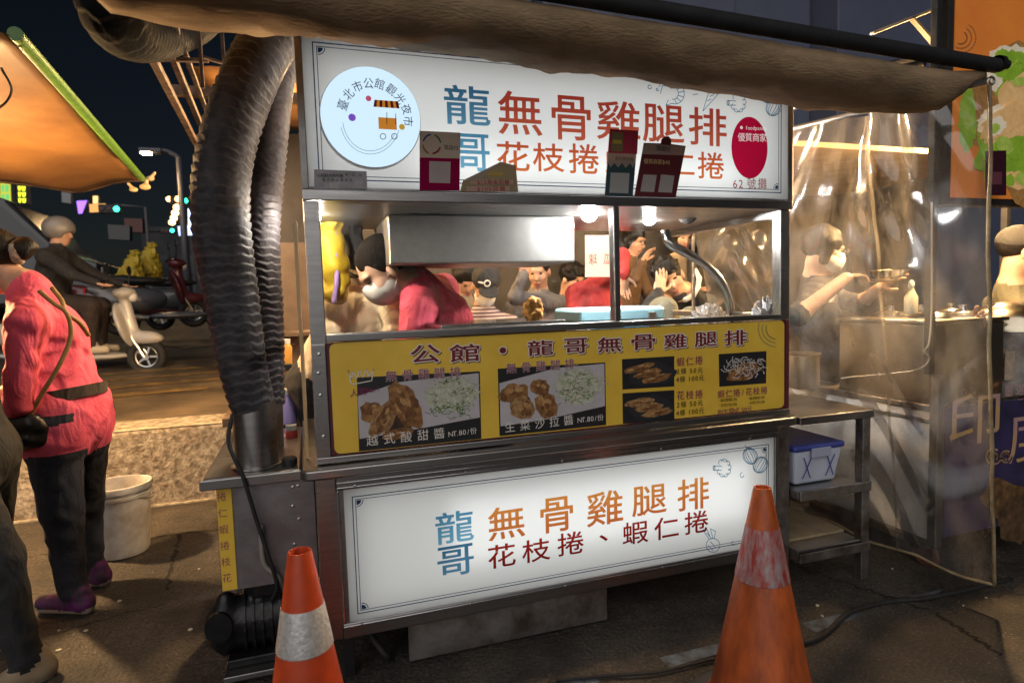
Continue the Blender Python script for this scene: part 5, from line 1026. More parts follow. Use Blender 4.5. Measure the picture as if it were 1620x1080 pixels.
SOLE = mat('shoe_sole', (.45, .38, .30), .7); cloth_mat('black', (.018, .018, .020)); PINKC = cloth_mat('pink', (.84, .12, .19), .16, (.72, .08, .13)); CREAM = cloth_mat('cream', (.66, .56, .40), .15); NAVYC = cloth_mat('charcoal', (.035, .035, .045)); BROWN = cloth_mat('brown', (.14, .085, .05)); OLIVE = cloth_mat('olive', (.13, .12, .075)); GREYC = cloth_mat('grey', (.16, .15, .15)); REDC = cloth_mat('red', (.36, .03, .035)); JEAN = cloth_mat('dark_denim', (.028, .030, .042), .4); KHAKI = cloth_mat('khaki', (.20, .19, .14))
BEIGE = cloth_mat('beige', (.34, .27, .18))
A = lambda px, py, y: at(px, py, y=y)
# -- woman in the pink shirt at the left
wf = Vector((-.93, .36, 0)); wr_ = Vector((.36, .93, 0))
SHOE_P = mat('purple_shoe', (.16, .02, .16), .6, var=.6, vscale=25, col2=(.03, .02, .03))
pelv = A(104, 648, .88); chst = A(74, 532, .88); neck_ = A(46, 455, .90)
def on_ground(p, up=.098): p.z = ground_z(p.y)+up; return p
wl_, wP, wM = person('person in a pink shirt and dark jeans bending with their back turned', dict(pel=pelv, che=chst, nek=neck_, hed=A(-8, 415, .92), hf=(-.85, .30, -.42), hu=(-.42, .1, .9), side=wr_, shL=A(42, 510, .72), elL=A(28, 640, .68), wrL=A(-30, 700, .74), shR=A(90, 505, 1.04), elR=A(40, 600, 1.15), wrR=A(-20, 640, 1.1),
    knL=A(98, 805, .80), anL=on_ground(A(114, 918, .78)), knR=A(132, 800, 1.02), anR=on_ground(A(144, 893, 1.0)), toe=(-.9, .35, 0)), {'top': PINKC, 'bottom': JEAN, 'shoe': SHOE_P}, k=.95, h=.0065, hair='bun', sleeve=1, w=.98, lw=1.10, hem=.035, hemr=(.160, .132, .15), wr=.003, root=(pelv.x, .88, ground_z(.88)))
wo = wl_.location
sc_ = Sculpt(.005)
for i in range(12): a = i*math.pi/6; q = Vector(wP(0, -.110, -.005)); sc_.ell(q+Vector((.0, .034*math.cos(a), .034*math.sin(a))), (.018, .015, .015), 's', .006, wr=.003)
obj('scrunchie', sc_.mesh('scrunchie', {'s': mat('scrunchie_cream', (.50, .42, .32), .8, var=.5, vscale=60)}), None, wl_)
STRAP = mat('tan_strap', (.30, .17, .05), .6, var=.3, vscale=20)
def on_back(px, py, dy): return at(px, py, y=.88+dy)-wo
for pts in (((62, 460, -.155), (85, 480, -.165), (105, 495, -.170), (112, 530, -.165), (95, 575, -.185), (65, 625, -.20), (45, 660, -.20)), ((82, 455, -.12), (97, 475, -.145), (105, 495, -.165), (125, 510, -.12), (140, 530, -.06))):
    obj('apron_strap', MB().tube(spline([on_back(*p) for p in pts]), .0085, 8), STRAP, wl_, smooth=True)
mb = MB(); V = []
for i in range(31):
    a = 2*math.pi*i/30; c = pelv-wo+Vector((0, 0, .045))
    V += [c+wr_*(.163*math.cos(a))+wf*(.135*math.sin(a))+Vector((0, 0, dz-.018*math.sin(a)+.02)) for dz in (-.022, .022)]
mb.add(V, [(2*i, 2*i+2, 2*i+3, 2*i+1) for i in range(30)]); bt = obj('waist_belt', mb, cloth_mat('belt', (.05, .035, .025)), wl_); md = bt.modifiers.new('t', 'SOLIDIFY'); md.thickness = .006
s = Sculpt(.007); c = A(28, 680, .70)-wo; s.ell(c, (.10, .055, .085), 'b', .02, wr=.006).ell(c+Vector((-.06, 0, .02)), (.06, .05, .07), 'b', .03, wr=.004); obj('waist_bag', s.mesh('waist_bag', {'b': mat('shiny_black_bag', (.018, .017, .018), .3, var=.4, vscale=20, bump=.4, bscale=18)}), None, wl_)
# -- dark figure at the very left edge, mostly outside the picture
person('person in black trousers cut off by the left picture edge', dict(pel=(-1.09, .40, .80), che=(-1.17, .41, 1.16), nek=(-1.20, .42, 1.38), hed=(-1.24, .43, 1.53), hf=(-1, .2, -.1), hu=(0, 0, 1), side=(.2, .98, 0), elL=(-1.36, .20, 1.05), wrL=(-1.50, .22, .95), elR=(-1.34, .64, 1.05), wrR=(-1.5, .6, .98), knL=(-1.00, .34, .46), anL=(-.95, .34, .125), knR=(-1.12, .56, .46), anR=(-1.12, .60, .14), toe=(-.75, -.5, 0)), {'top': MATS['cloth_black'], 'shoe': mat('beige_shoe', (.32, .24, .15), .6)}, h=.012, detail_eyes=False)
# -- vendor in the cart
vd, vP, vM = person('person in a pink T-shirt and white mask leaning over the fryer', dict(pel=A(760, 610, .80), che=A(694, 506, .60), nek=A(655, 448, .55), hed=A(606, 427, .50), hf=(-.76, -.16, -.62), hu=(-.62, -.05, .76), side=(.15, .98, .0), shL=A(664, 480, .42), elL=A(648, 570, .38), wrL=A(600, 600, .36), shR=A(700, 460, .75), elR=A(660, 560, .80), wrR=A(610, 600, .7), knL=(.75, .86, .5), anL=(.72, .88, .15), knR=(.80, 1.05, .5), anR=(.80, 1.1, .15)),
    {'top': PINKC, 'skin': SKIN2}, k=1.05, h=.007, hair='crop', hairm=HAIRG, mask=True, sleeve=1, w=1.05, wr=.003, root=(.62, .85, .06))
# -- colleague in cream behind
person('person in a cream shirt and beige cap stooping at the window corner', dict(pel=A(520, 600, .95), che=A(560, 512, .80), nek=A(556, 462, .80), hed=A(553, 424, .82), hf=(.35, -.75, -.45), hu=(.1, -.3, .9), side=(-.9, -.3, 0), shL=A(625, 490, .72), elL=A(622, 560, .62), wrL=A(600, 590, .55), shR=A(525, 490, .74), elR=A(520, 560, .62), wrR=A(545, 590, .55), knL=(.2, 1.0, .5), anL=(.22, 1.05, .16), knR=(.05, 1.0, .5), anR=(.03, 1.05, .16)), {'top': CREAM}, k=1.0, h=.009, hair='crop', mask=True, sleeve=2, cap=cloth_mat('cap_beige', (.26, .20, .12)), wr=.004, root=(.15, 1.0, .065))
# -- diners behind
STRIPE = mat('cloth_stripe', (.42, .30, .28), .85, bump=.2)
nt = STRIPE.node_tree; wv = nt.nodes.new('ShaderNodeTexWave'); wv.bands_direction = 'Z'; wv.inputs['Scale'].default_value = 14; tc = nt.nodes.new('ShaderNodeTexCoord'); nt.links.new(tc.outputs['Object'], wv.inputs[0]); cr = nt.nodes.new('ShaderNodeValToRGB'); cr.color_ramp.interpolation = 'CONSTANT'; cr.color_ramp.elements[0].color = (.10, .06, .07, 1); cr.color_ramp.elements[1].position = .5; cr.color_ramp.elements[1].color = (.46, .36, .34, 1); nt.links.new(wv.outputs['Fac'], cr.inputs[0]); nt.links.new(cr.outputs[0], nt.nodes['Principled BSDF'].inputs['Base Color'])
def diner(label, px, py, y, mats, hf=(0, -1, -.2), hu=(0, 0, 1), k=1.0, hair='crop', yaw=0, arms=None, hands=None, **kw):
    """a seated diner whose head is at the given sight line and depth"""
    hed = A(px, py, y); f = Vector((math.sin(yaw), -math.cos(yaw), 0)); r = Vector((-math.cos(yaw), -math.sin(yaw), 0)); z = Vector((0, 0, 1)); r = f.cross(z)
    nek = hed-z*.155*k-f*.05; che = nek-z*.20*k-f*.04; pel = che-z*.32*k-f*.05; gz_ = max(pel.z-.48, ground_z(y) if y < 1.9 else .55)
    J = dict(pel=pel, che=che, nek=nek, hed=hed, hf=hf, hu=hu, side=r)
    for n, q in (('R', 1), ('L', -1)):
        J['el'+n] = che+r*q*.24*k+f*.10-z*.14*k; J['wr'+n] = che+r*q*.08*k+f*.30-z*.12*k
        J['kn'+n] = pel+f*.42+r*q*.12+z*.02; J['an'+n] = pel+f*.45+r*q*.12-z*.40
    J.update(arms or {}); return person(label, J, mats, k=k, h=kw.pop('h', .011), hair=hair, hands=hands, group='diners seated behind the cart', root=(pel.x, pel.y, pel.z-.46), **kw)
d1, dP, dM = diner('person in a black printed cap and striped shirt looking down', 768, 452, 1.75, {'top': STRIPE}, hf=(-.1, -.75, -.62), hu=(0, -.5, .85), mask=True, cap=MATS['cloth_black'], h=.009)
g = MB(); 
rr_, ff_, uu_ = [Vector(c) for c in dM.T]
ob = obj('cap_emblem', MB().torus(dP(.012, .085, .085), ff_+uu_*.4, .018, .004, 18, 6).tube([dP(.035, .08, .083), dP(.065, .068, .08)], .006, 6), TWHITE, d1)
diner('person with dark hair and a mauve scarf behind the pink shirt', 735, 440, 2.3, {'top': BEIGE}, hf=(.2, -.7, -.65), hu=(0, -.4, .9), hair='bob')
diner('person in a grey jacket raising an arm behind the fried chicken', 852, 428, 2.2, {'top': GREYC}, hf=(-.5, -.8, -.3), hair='crop', yaw=-.3, arms=dict(elL=A(815, 470, 2.0), wrL=A(828, 435, 1.95)))
diner('person in a dark jacket and beige trousers left of the cooler', 905, 440, 2.4, {'top': NAVYC, 'bottom': BEIGE}, hf=(.4, -.8, -.3), yaw=.3, hair='shaggy')
# the young man with his hand to his brow
yh = A(1064, 440, 1.25); z = Vector((0, 0, 1))
ym, yP, yM = diner('person in a black jacket with a pale hood resting the brow on one hand', 1058, 438, 1.25, {'top': MATS['cloth_black'], 'bottom': KHAKI, 'skin': SKIN2}, hf=(-.42, -.86, -.28), hu=(-.48, .05, .87), hair='shaggy', yaw=-.35, h=.007,
    arms=dict(nek=A(1088, 464, 1.30), che=A(1108, 522, 1.34), pel=A(1112, 620, 1.38), elR=A(1018, 500, 1.06), wrR=A(1040, 466, 1.07), elL=A(1150, 560, 1.2), wrL=A(1110, 580, 1.1), knR=A(1050, 490, .98), anR=A(1040, 600, .95), knL=A(1095, 505, .98), anL=A(1090, 600, .95)), hands={'R': ((.28, .0, 1), (.2, 1, .1), (1, 0, 0), .30)})
hs = Sculpt(.006); hp = [A(1084, 474, 1.16), A(1096, 468, 1.18), A(1104, 454, 1.22), A(1106, 440, 1.28), A(1100, 428, 1.36)]
for p_, q_ in zip(hp[:-1], hp[1:]): hs.cap(p_-ym.location, q_-ym.location, .016, .016, 'h', .01)
obj('hood_edge', hs.mesh('hood_edge', {'h': WHITEP}), None, ym)
obj('lowered_mask', Sculpt(.006).ell(yP(0, .06, -.125), (.05, .04, .016), 'm', .01, M=yM).mesh('lowered_mask', {'m': MATS['cloth_black']}), None, ym)
diner('person with glasses and a brown jacket holding a tissue', 1003, 380, 2.6, {'top': BROWN, 'skin': SKIN2}, hf=(.45, -.85, -.25), hair='bob', glasses=True, yaw=.5, arms=dict(elR=A(1003, 440, 2.3), wrR=A(1016, 416, 2.25)))
diner('person with long hair and a tan coat behind the bent pipe', 1082, 372, 2.75, {'top': BEIGE, 'skin': SKIN2}, hf=(-.3, -.85, -.35), hair='long')
diner('person in a red sweater beside the window divider', 955, 402, 1.75, {'top': REDC, 'skin': SKIN2}, hf=(.3, -.9, -.2), hair='crop', h=.008, arms=dict(shL=A(978, 425, 1.62), elL=A(983, 405, 1.45), wrL=A(985, 433, 1.36)), hands={'L': ((.12, 0, -1), (.3, -1, 0), (1, 0, 0), .25)})
# -- next stall vendors
nv, nP, nM = person('person with glasses and mask reaching over the food warmer', dict(pel=A(1330, 640, .72), che=A(1290, 505, .68), nek=A(1292, 440, .66), hed=A(1303, 395, .62), hf=(.85, -.45, -.2), hu=(0, 0, 1), side=(-.45, -.88, 0), shR=A(1285, 470, .52), elR=A(1262, 500, .36), wrR=A(1338, 440, .33), shL=A(1310, 470, .84), elL=A(1360, 480, .62), wrL=A(1392, 455, .5), knR=(2.6, .85, .5), anR=(2.58, .9, .15), knL=(2.75, 1.0, .5), anL=(2.75, 1.05, .15)),
    {'top': NAVYC, 'skin': SKIN2}, k=1.0, h=.008, hair='bob', mask=True, glasses=True, sleeve=1, hands={'R': ((1, .1, .1), (0, -.2, -1), (0, 1, 0), .6)}, root=(2.62, .85, .06))
obj('name_tag', MB().box(-.03, .03, -.004, .004, -.02, .02), WHITEP, nv).location = A(1318, 472, .50)-nv.location
bw = A(1395, 432, .38); s = thing('steel_bowl', 'steel bowl of food held out above the food warmer', 'bowl', tuple(bw))
obj('bowl', MB().lathe((0, 0, 0), [(0, -.045), (.05, -.043), (.10, -.015), (.115, .01), (.119, .012), (.113, .012), (.095, -.01), (.04, -.036), (0, -.038)], 32), CHROME, s, smooth='auto'); obj('food', Sculpt(.006).ell((0, 0, -.012), (.085, .085, .022), 'f', .01, wr=.006).mesh('food', {'f': mat('creamy_food', (.70, .55, .30), .6, var=.4, vscale=40)}), None, s)
person('person in an olive hoodie and cap with a mask at the right edge', dict(pel=A(1605, 640, .34), che=A(1600, 520, .32), nek=A(1600, 455, .30), hed=A(1617, 396, .26), hf=(.75, -.62, -.1), hu=(0, 0, 1), side=(-.62, -.75, 0), elR=A(1535, 545, .15), wrR=A(1545, 520, .02), elL=A(1680, 550, .25), wrL=A(1660, 540, .1), knR=(3.3, .5, .5), anR=(3.3, .55, .15), knL=(3.45, .6, .5), anL=(3.45, .65, .15)), {'top': OLIVE}, k=1.0, h=.009, hair='crop', mask=True, cap=cloth_mat('cap_grey', (.045, .043, .040)), root=(3.3, .4, .035))
# table and printed panel behind the cart
tb = thing('dining_table', 'folding dining table with a pale top behind the cart', 'table', (1.5, 1.95, .112))
obj('top', MB().box(-.35, .55, -.25, .2, .68, .705), mat('table_pale', (.55, .53, .5), .4), tb, bevel=.004)
for x, y in ((-.3, -.2), (.5, -.2), (-.3, .15), (.5, .15)): obj('leg', MB().bar((x, y, 0), (x, y, .68), .025, .025), STEEL_D, tb)
pnl = thing('printed_panel', 'back of a white printed panel with mirrored red writing', 'panel', tuple(A(950, 440, 1.35)))
pc = pnl.location; pq = [A(*p, 1.35)-pc for p in ((926, 372), (972, 372), (972, 438), (926, 438))]; obj('sheet', MB().poly(pq, (0, .004, 0)), mat('panel_paper', (.55, .50, .50), .6), pnl)
for ch, (a, b) in zip('瓜球', ((961, 410), (938, 410))):
    mb = MB(); put_glyph(mb, ch, A(a, b, 1.347)-pc, -EX, EZ, .055, .065); obj('character', mb, mat('panel_red', (.42, .06, .06), .6), pnl)
# dark interior behind the diners
DK = mat('dark_tarpaulin', (.03, .028, .030), .7, var=.5, vscale=3, bump=.3, bscale=10)
sheet('back_curtain', 'dark tarpaulin wall hanging behind the diners', lambda u, v: (-.35+4.2*u, 3.6+.05*math.sin(u*40), .55+2.1*v), 80, 4, DK, 'tarpaulin')
def stool(label, x, y, z):
    t = thing('stool', label, 'stool', (x, y, z), group='plastic stools'); obj('seat', MB().lathe((0, 0, .40), [(0, .03), (.14, .03), (.15, .02), (.15, 0), (0, 0)], 20), mat('stool_red', (.4, .03, .03), .4), t, smooth='auto')
    for a in range(4): c, s_ = math.cos(a*math.pi/2+.78), math.sin(a*math.pi/2+.78); obj('leg', MB().bar((.12*c, .12*s_, .40), (.16*c, .16*s_, 0), .02, .02), MATS['stool_red'], t)
    return t
# items on the stall behind the ducts
sh = thing('rear_stall_shelf', 'lit shelf of the stall behind the dark duct', 'shelf', (-.08, 1.35, .07))
obj('counter', MB().box(-.35, .10, -.2, .3, .60, .64), mat('shelf_wood', (.16, .10, .055), .6, var=.3), sh, bevel=.003); obj('back_board', MB().box(-.35, .10, .30, .33, .0, 1.5), mat('shelf_wood', (.16, .10, .055), .6), sh); obj('upper_shelf', MB().box(-.35, .10, .0, .299, 1.0, 1.02), mat('shelf_wood', (.16, .10, .055), .6), sh)
for i, (px, py, yy, col, rr, hh, lb) in enumerate(((452, 668, .95, (.36, .30, .66), .05, .13, 'lilac plastic jar standing on the shelf behind the ducts'), (444, 575, 1.0, (.75, .36, .06), .05, .09, 'orange jar stacked above the lilac jar'), (462, 700, .55, (.45, .05, .04), .022, .05, 'small red knob jar beside the side glass'), (446, 720, .60, (.5, .42, .3), .03, .06, 'cream tub on the ledge behind the collar'))):
    p = A(px, py, yy); j = thing('plastic_jar', lb, 'jar', (p.x, yy, p.z), group='jars behind the ducts'); obj('body', MB().lathe((0, 0, 0), [(0, 0), (rr, 0), (rr*1.05, hh*.8), (rr*.9, hh), (0, hh)], 20), mat('jar_%d' % i, col, .4), j, smooth='auto'); obj('lid', MB().lathe((0, 0, hh), [(0, .02), (rr*.95, .02), (rr*.95, .001), (0, .001)], 20), WHITEP, j, smooth='auto')
    obj('stand', MB().box(-rr, rr, -rr, rr, -.03, -.001), BLACK, j, bevel=.003)
# ================================================================ the street at the left
WHS = mat('scooter_white', (.46, .43, .38), .3, coat=.5, var=.15, vscale=5); DKS = mat('scooter_grey', (.10, .10, .11), .3, coat=.5); MRS = mat('scooter_maroon', (.10, .02, .025), .3, coat=.5); SEATB = mat('seat_black', (.015, .015, .015), .5)
def scooter(label, loc, rz_, paint):
    t = thing('scooter', label, 'scooter', loc, rz_, group='scooters in the street')
    for nm, x in (('front_wheel', .62), ('rear_wheel', -.55)):
        w = obj(nm, MB().torus((x, 0, .215), (0, 1, 0), .165, .05, 32, 10), RUBBER, t, smooth=True); obj('rim', MB().torus((x, 0, .215), (0, 1, 0), .115, .014, 28, 8).cyl((x, -.04, .215), (x, .04, .215), .035, 16), BOLT, w, smooth='auto')
        for a in range(5): obj('spoke', MB().bar((x, 0, .215), (x+.115*math.cos(a*1.257), 0, .215+.115*math.sin(a*1.257)), .02, .022, up=(0, 1, 0)), BOLT, w)
    s = Sculpt(.014)
    s.cap((.44, 0, .84), (.52, 0, .42), .055, .06, 'p', .04)
    s.ell((.42, 0, .58), (.05, .19, .26), 'p', .03, M=np.array(Matrix.Rotation(R(-16), 3, 'Y')))
    s.cap((.70, 0, .44), (.50, 0, .46), .05, .065, 'p', .03); s.ell((.64, 0, .42), (.17, .075, .07), 'p', .03)
    s.ell((.10, 0, .24), (.36, .15, .05), 'p', .04)
    s.ell((-.42, 0, .46), (.40, .16, .17), 'p', .05); s.cap((-.7, 0, .55), (-.86, 0, .60), .08, .05, 'p', .04)
    s.ell((.44, 0, .93), (.12, .13, .07), 'p', .04)
    obj('body', s.mesh('body', {'p': paint}), None, t)
    s = Sculpt(.014); s.ell((-.36, 0, .70), (.36, .14, .055), 's', .03).ell((-.52, 0, .73), (.2, .13, .05), 's', .03); obj('seat', s.mesh('seat', {'s': SEATB}), None, t)
    obj('handlebar', MB().tube(spline([(.36, -.34, .98), (.40, -.15, 1.0), (.43, 0, .98), (.40, .15, 1.0), (.36, .34, .98)]), .014, 10), BLACK, t, smooth=True)
    obj('headlight', MB().lathe((.53, 0, .90), [(0, .035), (.05, .025), (.065, 0), (.065, -.03)], 20, axis=(1, 0, .2)), mat('headlight_glass', (.7, .7, .7), .1), t, smooth='auto')
    for q in (-1, 1): m_ = obj('mirror', MB().tube([(.40, q*.22, 1.0), (.40, q*.27, 1.16)], .006, 6), BLACK, t); obj('mirror_head', MB().lathe((.40, q*.28, 1.19), [(0, -.012), (.045, -.012), (.055, 0), (0, .004)], 16, axis=(1, 0, 0)), BLACK, m_)
    obj('fork', MB().cyl((.47, -.06, .50), (.62, -.06, .215), .018, 10).cyl((.47, .06, .50), (.62, .06, .215), .018, 10), BOLT, t); obj('exhaust', MB().cyl((-.25, -.15, .22), (-.75, -.17, .30), .045, 14), STEEL_D, t, smooth='auto')
    obj('tail_light', MB().box(-.93, -.90, -.06, .06, .55, .62), mat('tail_red', (.4, .01, .01), .2), t, bevel=.005); return t
wp = at(236, 563, y=5.3); sz = rz(5.3)
sr = R(-8); KS = .92
scx, scy = wp.x-.62*KS, 5.3
sc1 = scooter('white scooter with a rider passing on the road', (scx, scy, wp.z-.215*KS), sr, WHS); sc1.scale = (KS,)*3
def SC(x, y, z_): c, s_ = math.cos(sr), math.sin(sr); return Vector((scx+KS*(x*c-y*s_), scy+KS*(x*s_+y*c), sc1.location.z+KS*z_))
rd, rP, rM = person('person in dark clothes and a pale helmet riding the white scooter', dict(pel=SC(-.30, 0, .86), che=SC(-.22, 0, 1.22), nek=SC(-.18, 0, 1.44), hed=SC(-.15, 0, 1.60), hf=(1, -.1, -.05), hu=(0, 0, 1), side=(-.14, -1, 0), elR=SC(.05, -.28, 1.14), wrR=SC(.30, -.30, 1.04), elL=SC(.05, .28, 1.14), wrL=SC(.30, .30, 1.04), knR=SC(.14, -.13, .80), anR=SC(.12, -.13, .39), knL=SC(.14, .13, .80), anL=SC(.12, .13, .39), toe=(1, -.1, 0)), {'top': MATS['cloth_black'], 'bottom': cloth_mat('dark_brown', (.03, .02, .018)), 'shoe': mat('pale_shoe', (.5, .42, .3), .6)}, k=1.02, w=1.2, h=.012, hair=None, detail_eyes=False, root=SC(-.30, 0, .4))
HELM = mat('pale_helmet', (.20, .185, .175), .4, coat=.3)
s = Sculpt(.010); s.ell(rP(0, -.01, .04), (.125, .145, .125), 'h', .01, M=rM); s.cut(rP(0, .12, -.06), (.16, .08, .07), .01, M=rM); s.cut(rP(0, 0, -.16), (.2, .2, .11), .01, M=rM); obj('helmet', s.mesh('helmet', {'h': HELM}), None, rd)
p = at(270, 500, y=7.2); scooter('grey parked scooter with a white helmet mirror beside the duct', (p.x, 7.2, rz(7.2)+.22), R(12), DKS)
p = at(225, 470, y=7.8); scooter('maroon parked scooter under a yellow rain cover', (p.x, 7.9, rz(7.9)+.25), R(20), MRS)
p = at(315, 490, y=8.3); scooter('dark parked scooter partly hidden behind the duct', (p.x, 8.3, rz(8.3)+.2), R(-10), DKS)
YC = mat('yellow_cover', (.48, .36, .03), .6, var=.3, vscale=8, bump=.2, bscale=20)
for i, (px, py) in enumerate(((206, 418), (233, 405))):
    c = at(px, py, y=7.3+.3*i); s = Sculpt(.015); s.cap((0, 0, -.18), (.06, 0, .12), .17, .06, 'c', .05, wr=.015); ob = obj('rain_cover', s.mesh('rain_cover', {'c': YC}), None, label=('yellow rain cover bunched on the nearer parked scooter', 'yellow rain cover peaked on the farther parked scooter')[i], cat='cover'); ob.location = c
# dark van
vn = thing('van', 'dark van standing behind the scooter rider', 'van', (-5.1, 9.4, rz(9.4)+.25), R(3)); VP = mat('van_paint', (.012, .013, .018), .25, coat=.6)
prof = [(-2.3, .35), (2.0, .35), (2.15, .6), (2.15, .95), (1.75, 1.08), (1.1, 1.85), (.8, 1.95), (-2.2, 1.95), (-2.35, 1.6), (-2.35, .5)]
obj('body', MB().poly([(x, -.85, z_) for x, z_ in prof], (0, 1.7, 0)), VP, vn, bevel=.05)
VG = mat('van_glass', (.03, .035, .045), .08)
for q in (((1.55, 1.15), (1.02, 1.75), (.35, 1.78), (.35, 1.15)), ((.25, 1.15), (.25, 1.78), (-.9, 1.78), (-.9, 1.15)), ((-1.0, 1.15), (-1.0, 1.78), (-2.1, 1.75), (-2.15, 1.15))): obj('window', MB().poly([(x, -.852, z_) for x, z_ in q], (0, -.006, 0)), VG, vn)
for x in (1.45, -1.5): w = obj('wheel', MB().torus((x, -.78, .32), (0, 1, 0), .25, .075, 28, 10), RUBBER, vn, smooth=True); obj('rim', MB().lathe((x, -.84, .32), [(0, 0), (.16, .0), (.18, .03)], 20, axis=(0, 1, 0)), BOLT, w)
obj('headlamp', MB().box(2.13, 2.17, -.8, -.5, .75, .9), WHITEP, vn, bevel=.02); obj('door_handle', MB().box(.0, .15, -.875, -.855, 1.02, 1.05), BLACK, vn); obj('bumper', MB().box(2.12, 2.24, -.84, .84, .34, .55), BLACK, vn, bevel=.03)
# street lamp, signals
PO = mat('pole_grey', (.12, .12, .14), .5, .3)
def lamp_post(label, base, top, head, r=.07):
    t = thing('street_lamp', label, 'street lamp', base); b = Vector(base)
    obj('pole', MB().tube([(0, 0, 0), Vector(top)-b], [r*1.3, r*.8], 12), PO, t, smooth=True); obj('arm', MB().tube(spline([Vector(top)-b, (Vector(top)+Vector(head))/2-b+Vector((0, 0, .1)), Vector(head)-b]), r*.6, 8), PO, t, smooth=True)
    h_ = Vector(head)-b; obj('lamp_head', MB().box(h_.x-.28, h_.x+.25, h_.y-.15, h_.y+.15, h_.z-.02, h_.z+.09), PO, t, bevel=.02); obj('lens', MB().box(h_.x-.25, h_.x-.02, h_.y-.09, h_.y+.09, h_.z-.05, h_.z-.021), glow('street_lamp_glow', (1, .62, .28), 250), t); return t
YL = 17; tp = at(283, 248, y=YL); lamp_post('lit street lamp on a grey pole left of the ducts', (tp.x, YL, .74), tuple(tp), tuple(at(240, 241, y=YL)), .09)
def signal(label, px, py, y, scale=1.0):
    c = at(px, py, y=y); t = thing('traffic_light', label, 'traffic light', (c.x, y, rz(y))); z0 = c.z-rz(y)
    obj('pole', MB().tube([(.9*scale, .1, 0), (.9*scale, .1, z0+.1), (0, .1, z0+.15)], .05, 8), PO, t); obj('housing', MB().box(-.45*scale, .2*scale, -.08, .08, z0-.15*scale, z0+.15*scale), BLACK, t, bevel=.03)
    for i, m in enumerate((mat('signal_off', (.05, .01, .01), .3), mat('signal_off', (.05, .01, .01), .3), glow('signal_green', (.02, 1, .55), 9))): obj('lens', MB().lathe((-.34*scale+.21*i*scale, -.081, z0), [(0, -.02), (.07*scale, -.012), (.085*scale, 0)], 16, axis=(0, 1, 0)), m, t)
    return t
signal('green traffic light above the scooters, brighter and nearer', 181, 331, 22, 1.0); signal('small far green traffic light beside the string of lanterns', 290, 318, 30, 1.2); signal('lowest far green traffic light near the lanterns', 270, 365, 36, 1.1)
# lanterns, neon signs, lit shop fronts
for i, (px, py) in enumerate(((283, 315), (280, 328), (277, 337), (275, 345), (272, 352), (268, 315))):
    c = at(px, py, y=26+i); t = thing('lantern', 'glowing paper lantern, number %s from the top of the far string' % ('one', 'two', 'three', 'four', 'five', 'six')[i], 'lantern', (c.x, c.y, c.z), group='far string of lanterns')
    obj('shade', MB().lathe((0, 0, 0), [(.04, -.12), (.12, -.08), (.15, 0), (.12, .08), (.04, .12)], 14), glow('lantern_glow', (1, .55, .2), 5), t, smooth=True); obj('cap', MB().lathe((0, 0, .12), [(0, .03), (.06, .03), (.06, 0)], 10), BLACK, t)
def signbox(label, quad, y, col, st, mark=None, rows=0, edge=None):
    pts = quad_px(quad, y); c = pts[3]; t = thing('shop_sign', label, 'sign', tuple(c), group='far lit shop signs'); obj('case', MB().poly([p-c+Vector((0, .01, 0)) for p in pts], (0, .25, 0)), BLACK, t); obj('face', MB().poly([p-c for p in pts]), glow('sign_'+label[:14].replace(' ', '_'), col, st), t)
    if rows:
        mm = mark
        for i in range(rows):
            a = pts[0].lerp(pts[3], (i+.15)/rows)-c; b = pts[1].lerp(pts[2], (i+.15)/rows)-c; d = (pts[3]-pts[0])/rows*.7
            for w0, w1 in ((.15, .42), (.5, .85)): obj('stroke', MB().poly([a.lerp(b, w0)+Vector((0, -.01, 0)), a.lerp(b, w1)+Vector((0, -.01, 0)), a.lerp(b, w1-.06)+d+Vector((0, -.01, 0)), a.lerp(b, w0+.04)+d+Vector((0, -.01, 0))]), mm, t)
    return t
G1 = glow('neon_yellow', (.75, .9, .02), 2.2); G2 = glow('neon_purple', (.35, .15, 1), 2.5)
signbox('yellow and green lit sign at the far left edge', ((0, 276), (16, 276), (18, 320), (0, 321)), 20, (.55, .6, .05), .8, glow('sign_green', (.1, .5, .15), 1), 3)
signbox('dark vertical sign with yellow neon characters and a pink top', ((25, 274), (42, 275), (44, 322), (27, 322)), 21, (.02, .02, .03), .2, G1, 5)
signbox('pink neon cap above the yellow neon sign', ((26, 273), (40, 274), (40, 283), (27, 283)), 20.8, (1, .15, .3), 1.6)
signbox('violet neon sign left of the traffic light', ((121, 318), (138, 317), (130, 338), (124, 338)), 24, (.35, .15, 1), 1.5)
signbox('orange lit board between the violet neon and the traffic light', ((141, 323), (167, 322), (168, 335), (142, 336)), 24, (.9, .42, .12), .9)
signbox('small orange lamp sign above the orange board', ((147, 310), (155, 310), (155, 322), (147, 322)), 24.5, (1, .55, .2), 1.4)
signbox('grey lit window sign behind the van', ((97, 303), (112, 306), (112, 322), (98, 320)), 24, (.25, .24, .24), .3)
signbox('blue white lit shop front beside the duct', ((297, 330), (306, 328), (306, 372), (298, 372)), 30, (.45, .6, 1), 2.2)
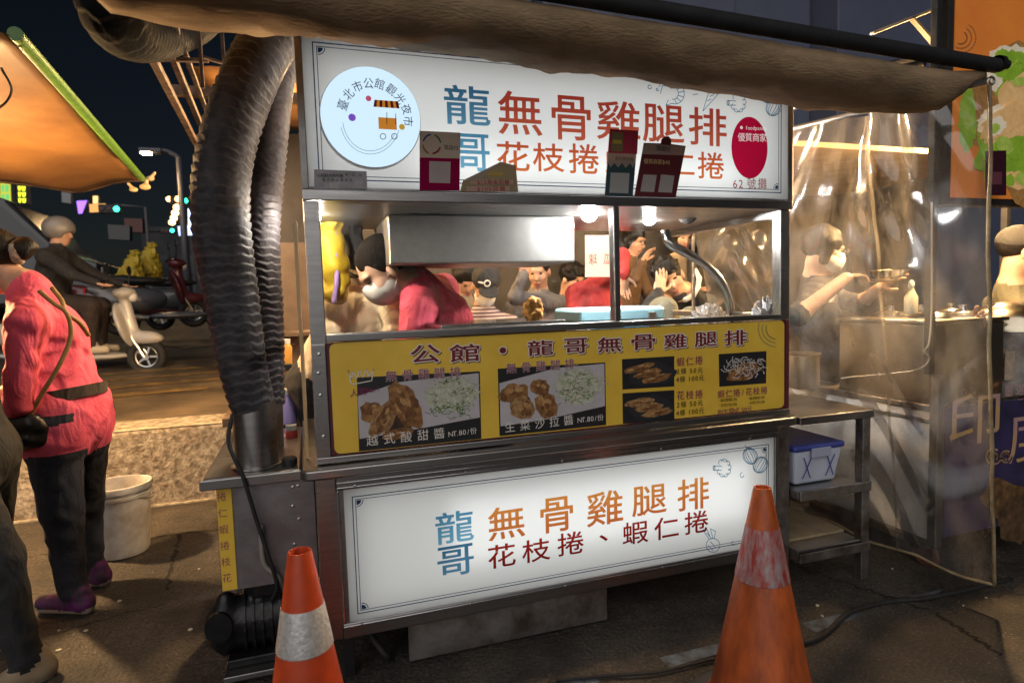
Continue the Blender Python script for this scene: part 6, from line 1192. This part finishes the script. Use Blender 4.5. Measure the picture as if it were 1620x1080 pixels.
signbox('white blue lit shop front below the lanterns', ((281, 358), (300, 356), (300, 372), (283, 373)), 31, (.5, .62, 1), 1.6)
signbox('pale lit poster behind the parked scooters', ((170, 355), (205, 357), (205, 380), (172, 378)), 15, (.18, .17, .17), .12)
signbox('dull red poster right of the pale poster', ((196, 345), (225, 346), (226, 368), (198, 366)), 16, (.2, .06, .04), .15)
# far building blocks
NB = mat('night_building', (.05, .05, .058), .8, var=.4, vscale=.6); WIN = mat('dark_window', (.015, .018, .025), .2); WLIT = glow('lit_window', (1, .7, .35), .8)
def block(label, x0, x1, y0, y1, h_, lit, seed):
    t = thing('building', label, 'building', ((x0+x1)/2, y0, .7)); rnd = random.Random(seed); w, d = (x1-x0)/2, y1-y0
    obj('wall', MB().box(-w, w, 0, d, 0, h_), NB, t); obj('parapet', MB().box(-w-.15, w+.15, -.15, d, h_+.01, h_+.4), NB, t)
    n = max(2, int(2*w/2.4))
    for j in range(1, int(h_/3)):
        for i in range(n):
            x = -w+(i+.5)*2*w/n; f = obj('window', MB().box(x-.75, x+.75, -.06, -.01, j*3+.3, j*3+1.9), WLIT if rnd.random() < lit else WIN, t); obj('sill', MB().box(x-.85, x+.85, -.14, -.005, j*3+.18, j*3+.295), NB, f)
    return t
block('dark apartment block far left behind the neon signs', -34, -14, 26, 36, 6.5, .10, 1); block('dark apartment block at the end of the street', -13.5, -6.2, 60, 70, 7, .15, 2)
# big blue grey building above the cart
GB = mat('blue_grey_cladding', (.07, .09, .155), .6, var=.2, vscale=.7)
bb = thing('building', 'blue grey clad building rising behind the awning', 'building', (6, 7.5, .6)); 
xs = [at(px, 60, y=7.5).x for px in (655, 845, 960, 1165, 1290, 1480, 1640)]
for i, (a, b) in enumerate(zip(xs[:-1], xs[1:])): obj('cladding_panel', MB().box(a-6+.02, b-6-.02, (0, -.35, 0, .1, -.5, 0)[i], 3, 0, 9), GB, bb, bevel=.02)
obj('core_wall', MB().box(xs[0]-6+.1, xs[-1]-6, .5, 3.2, 0, 9.1), NB, bb)
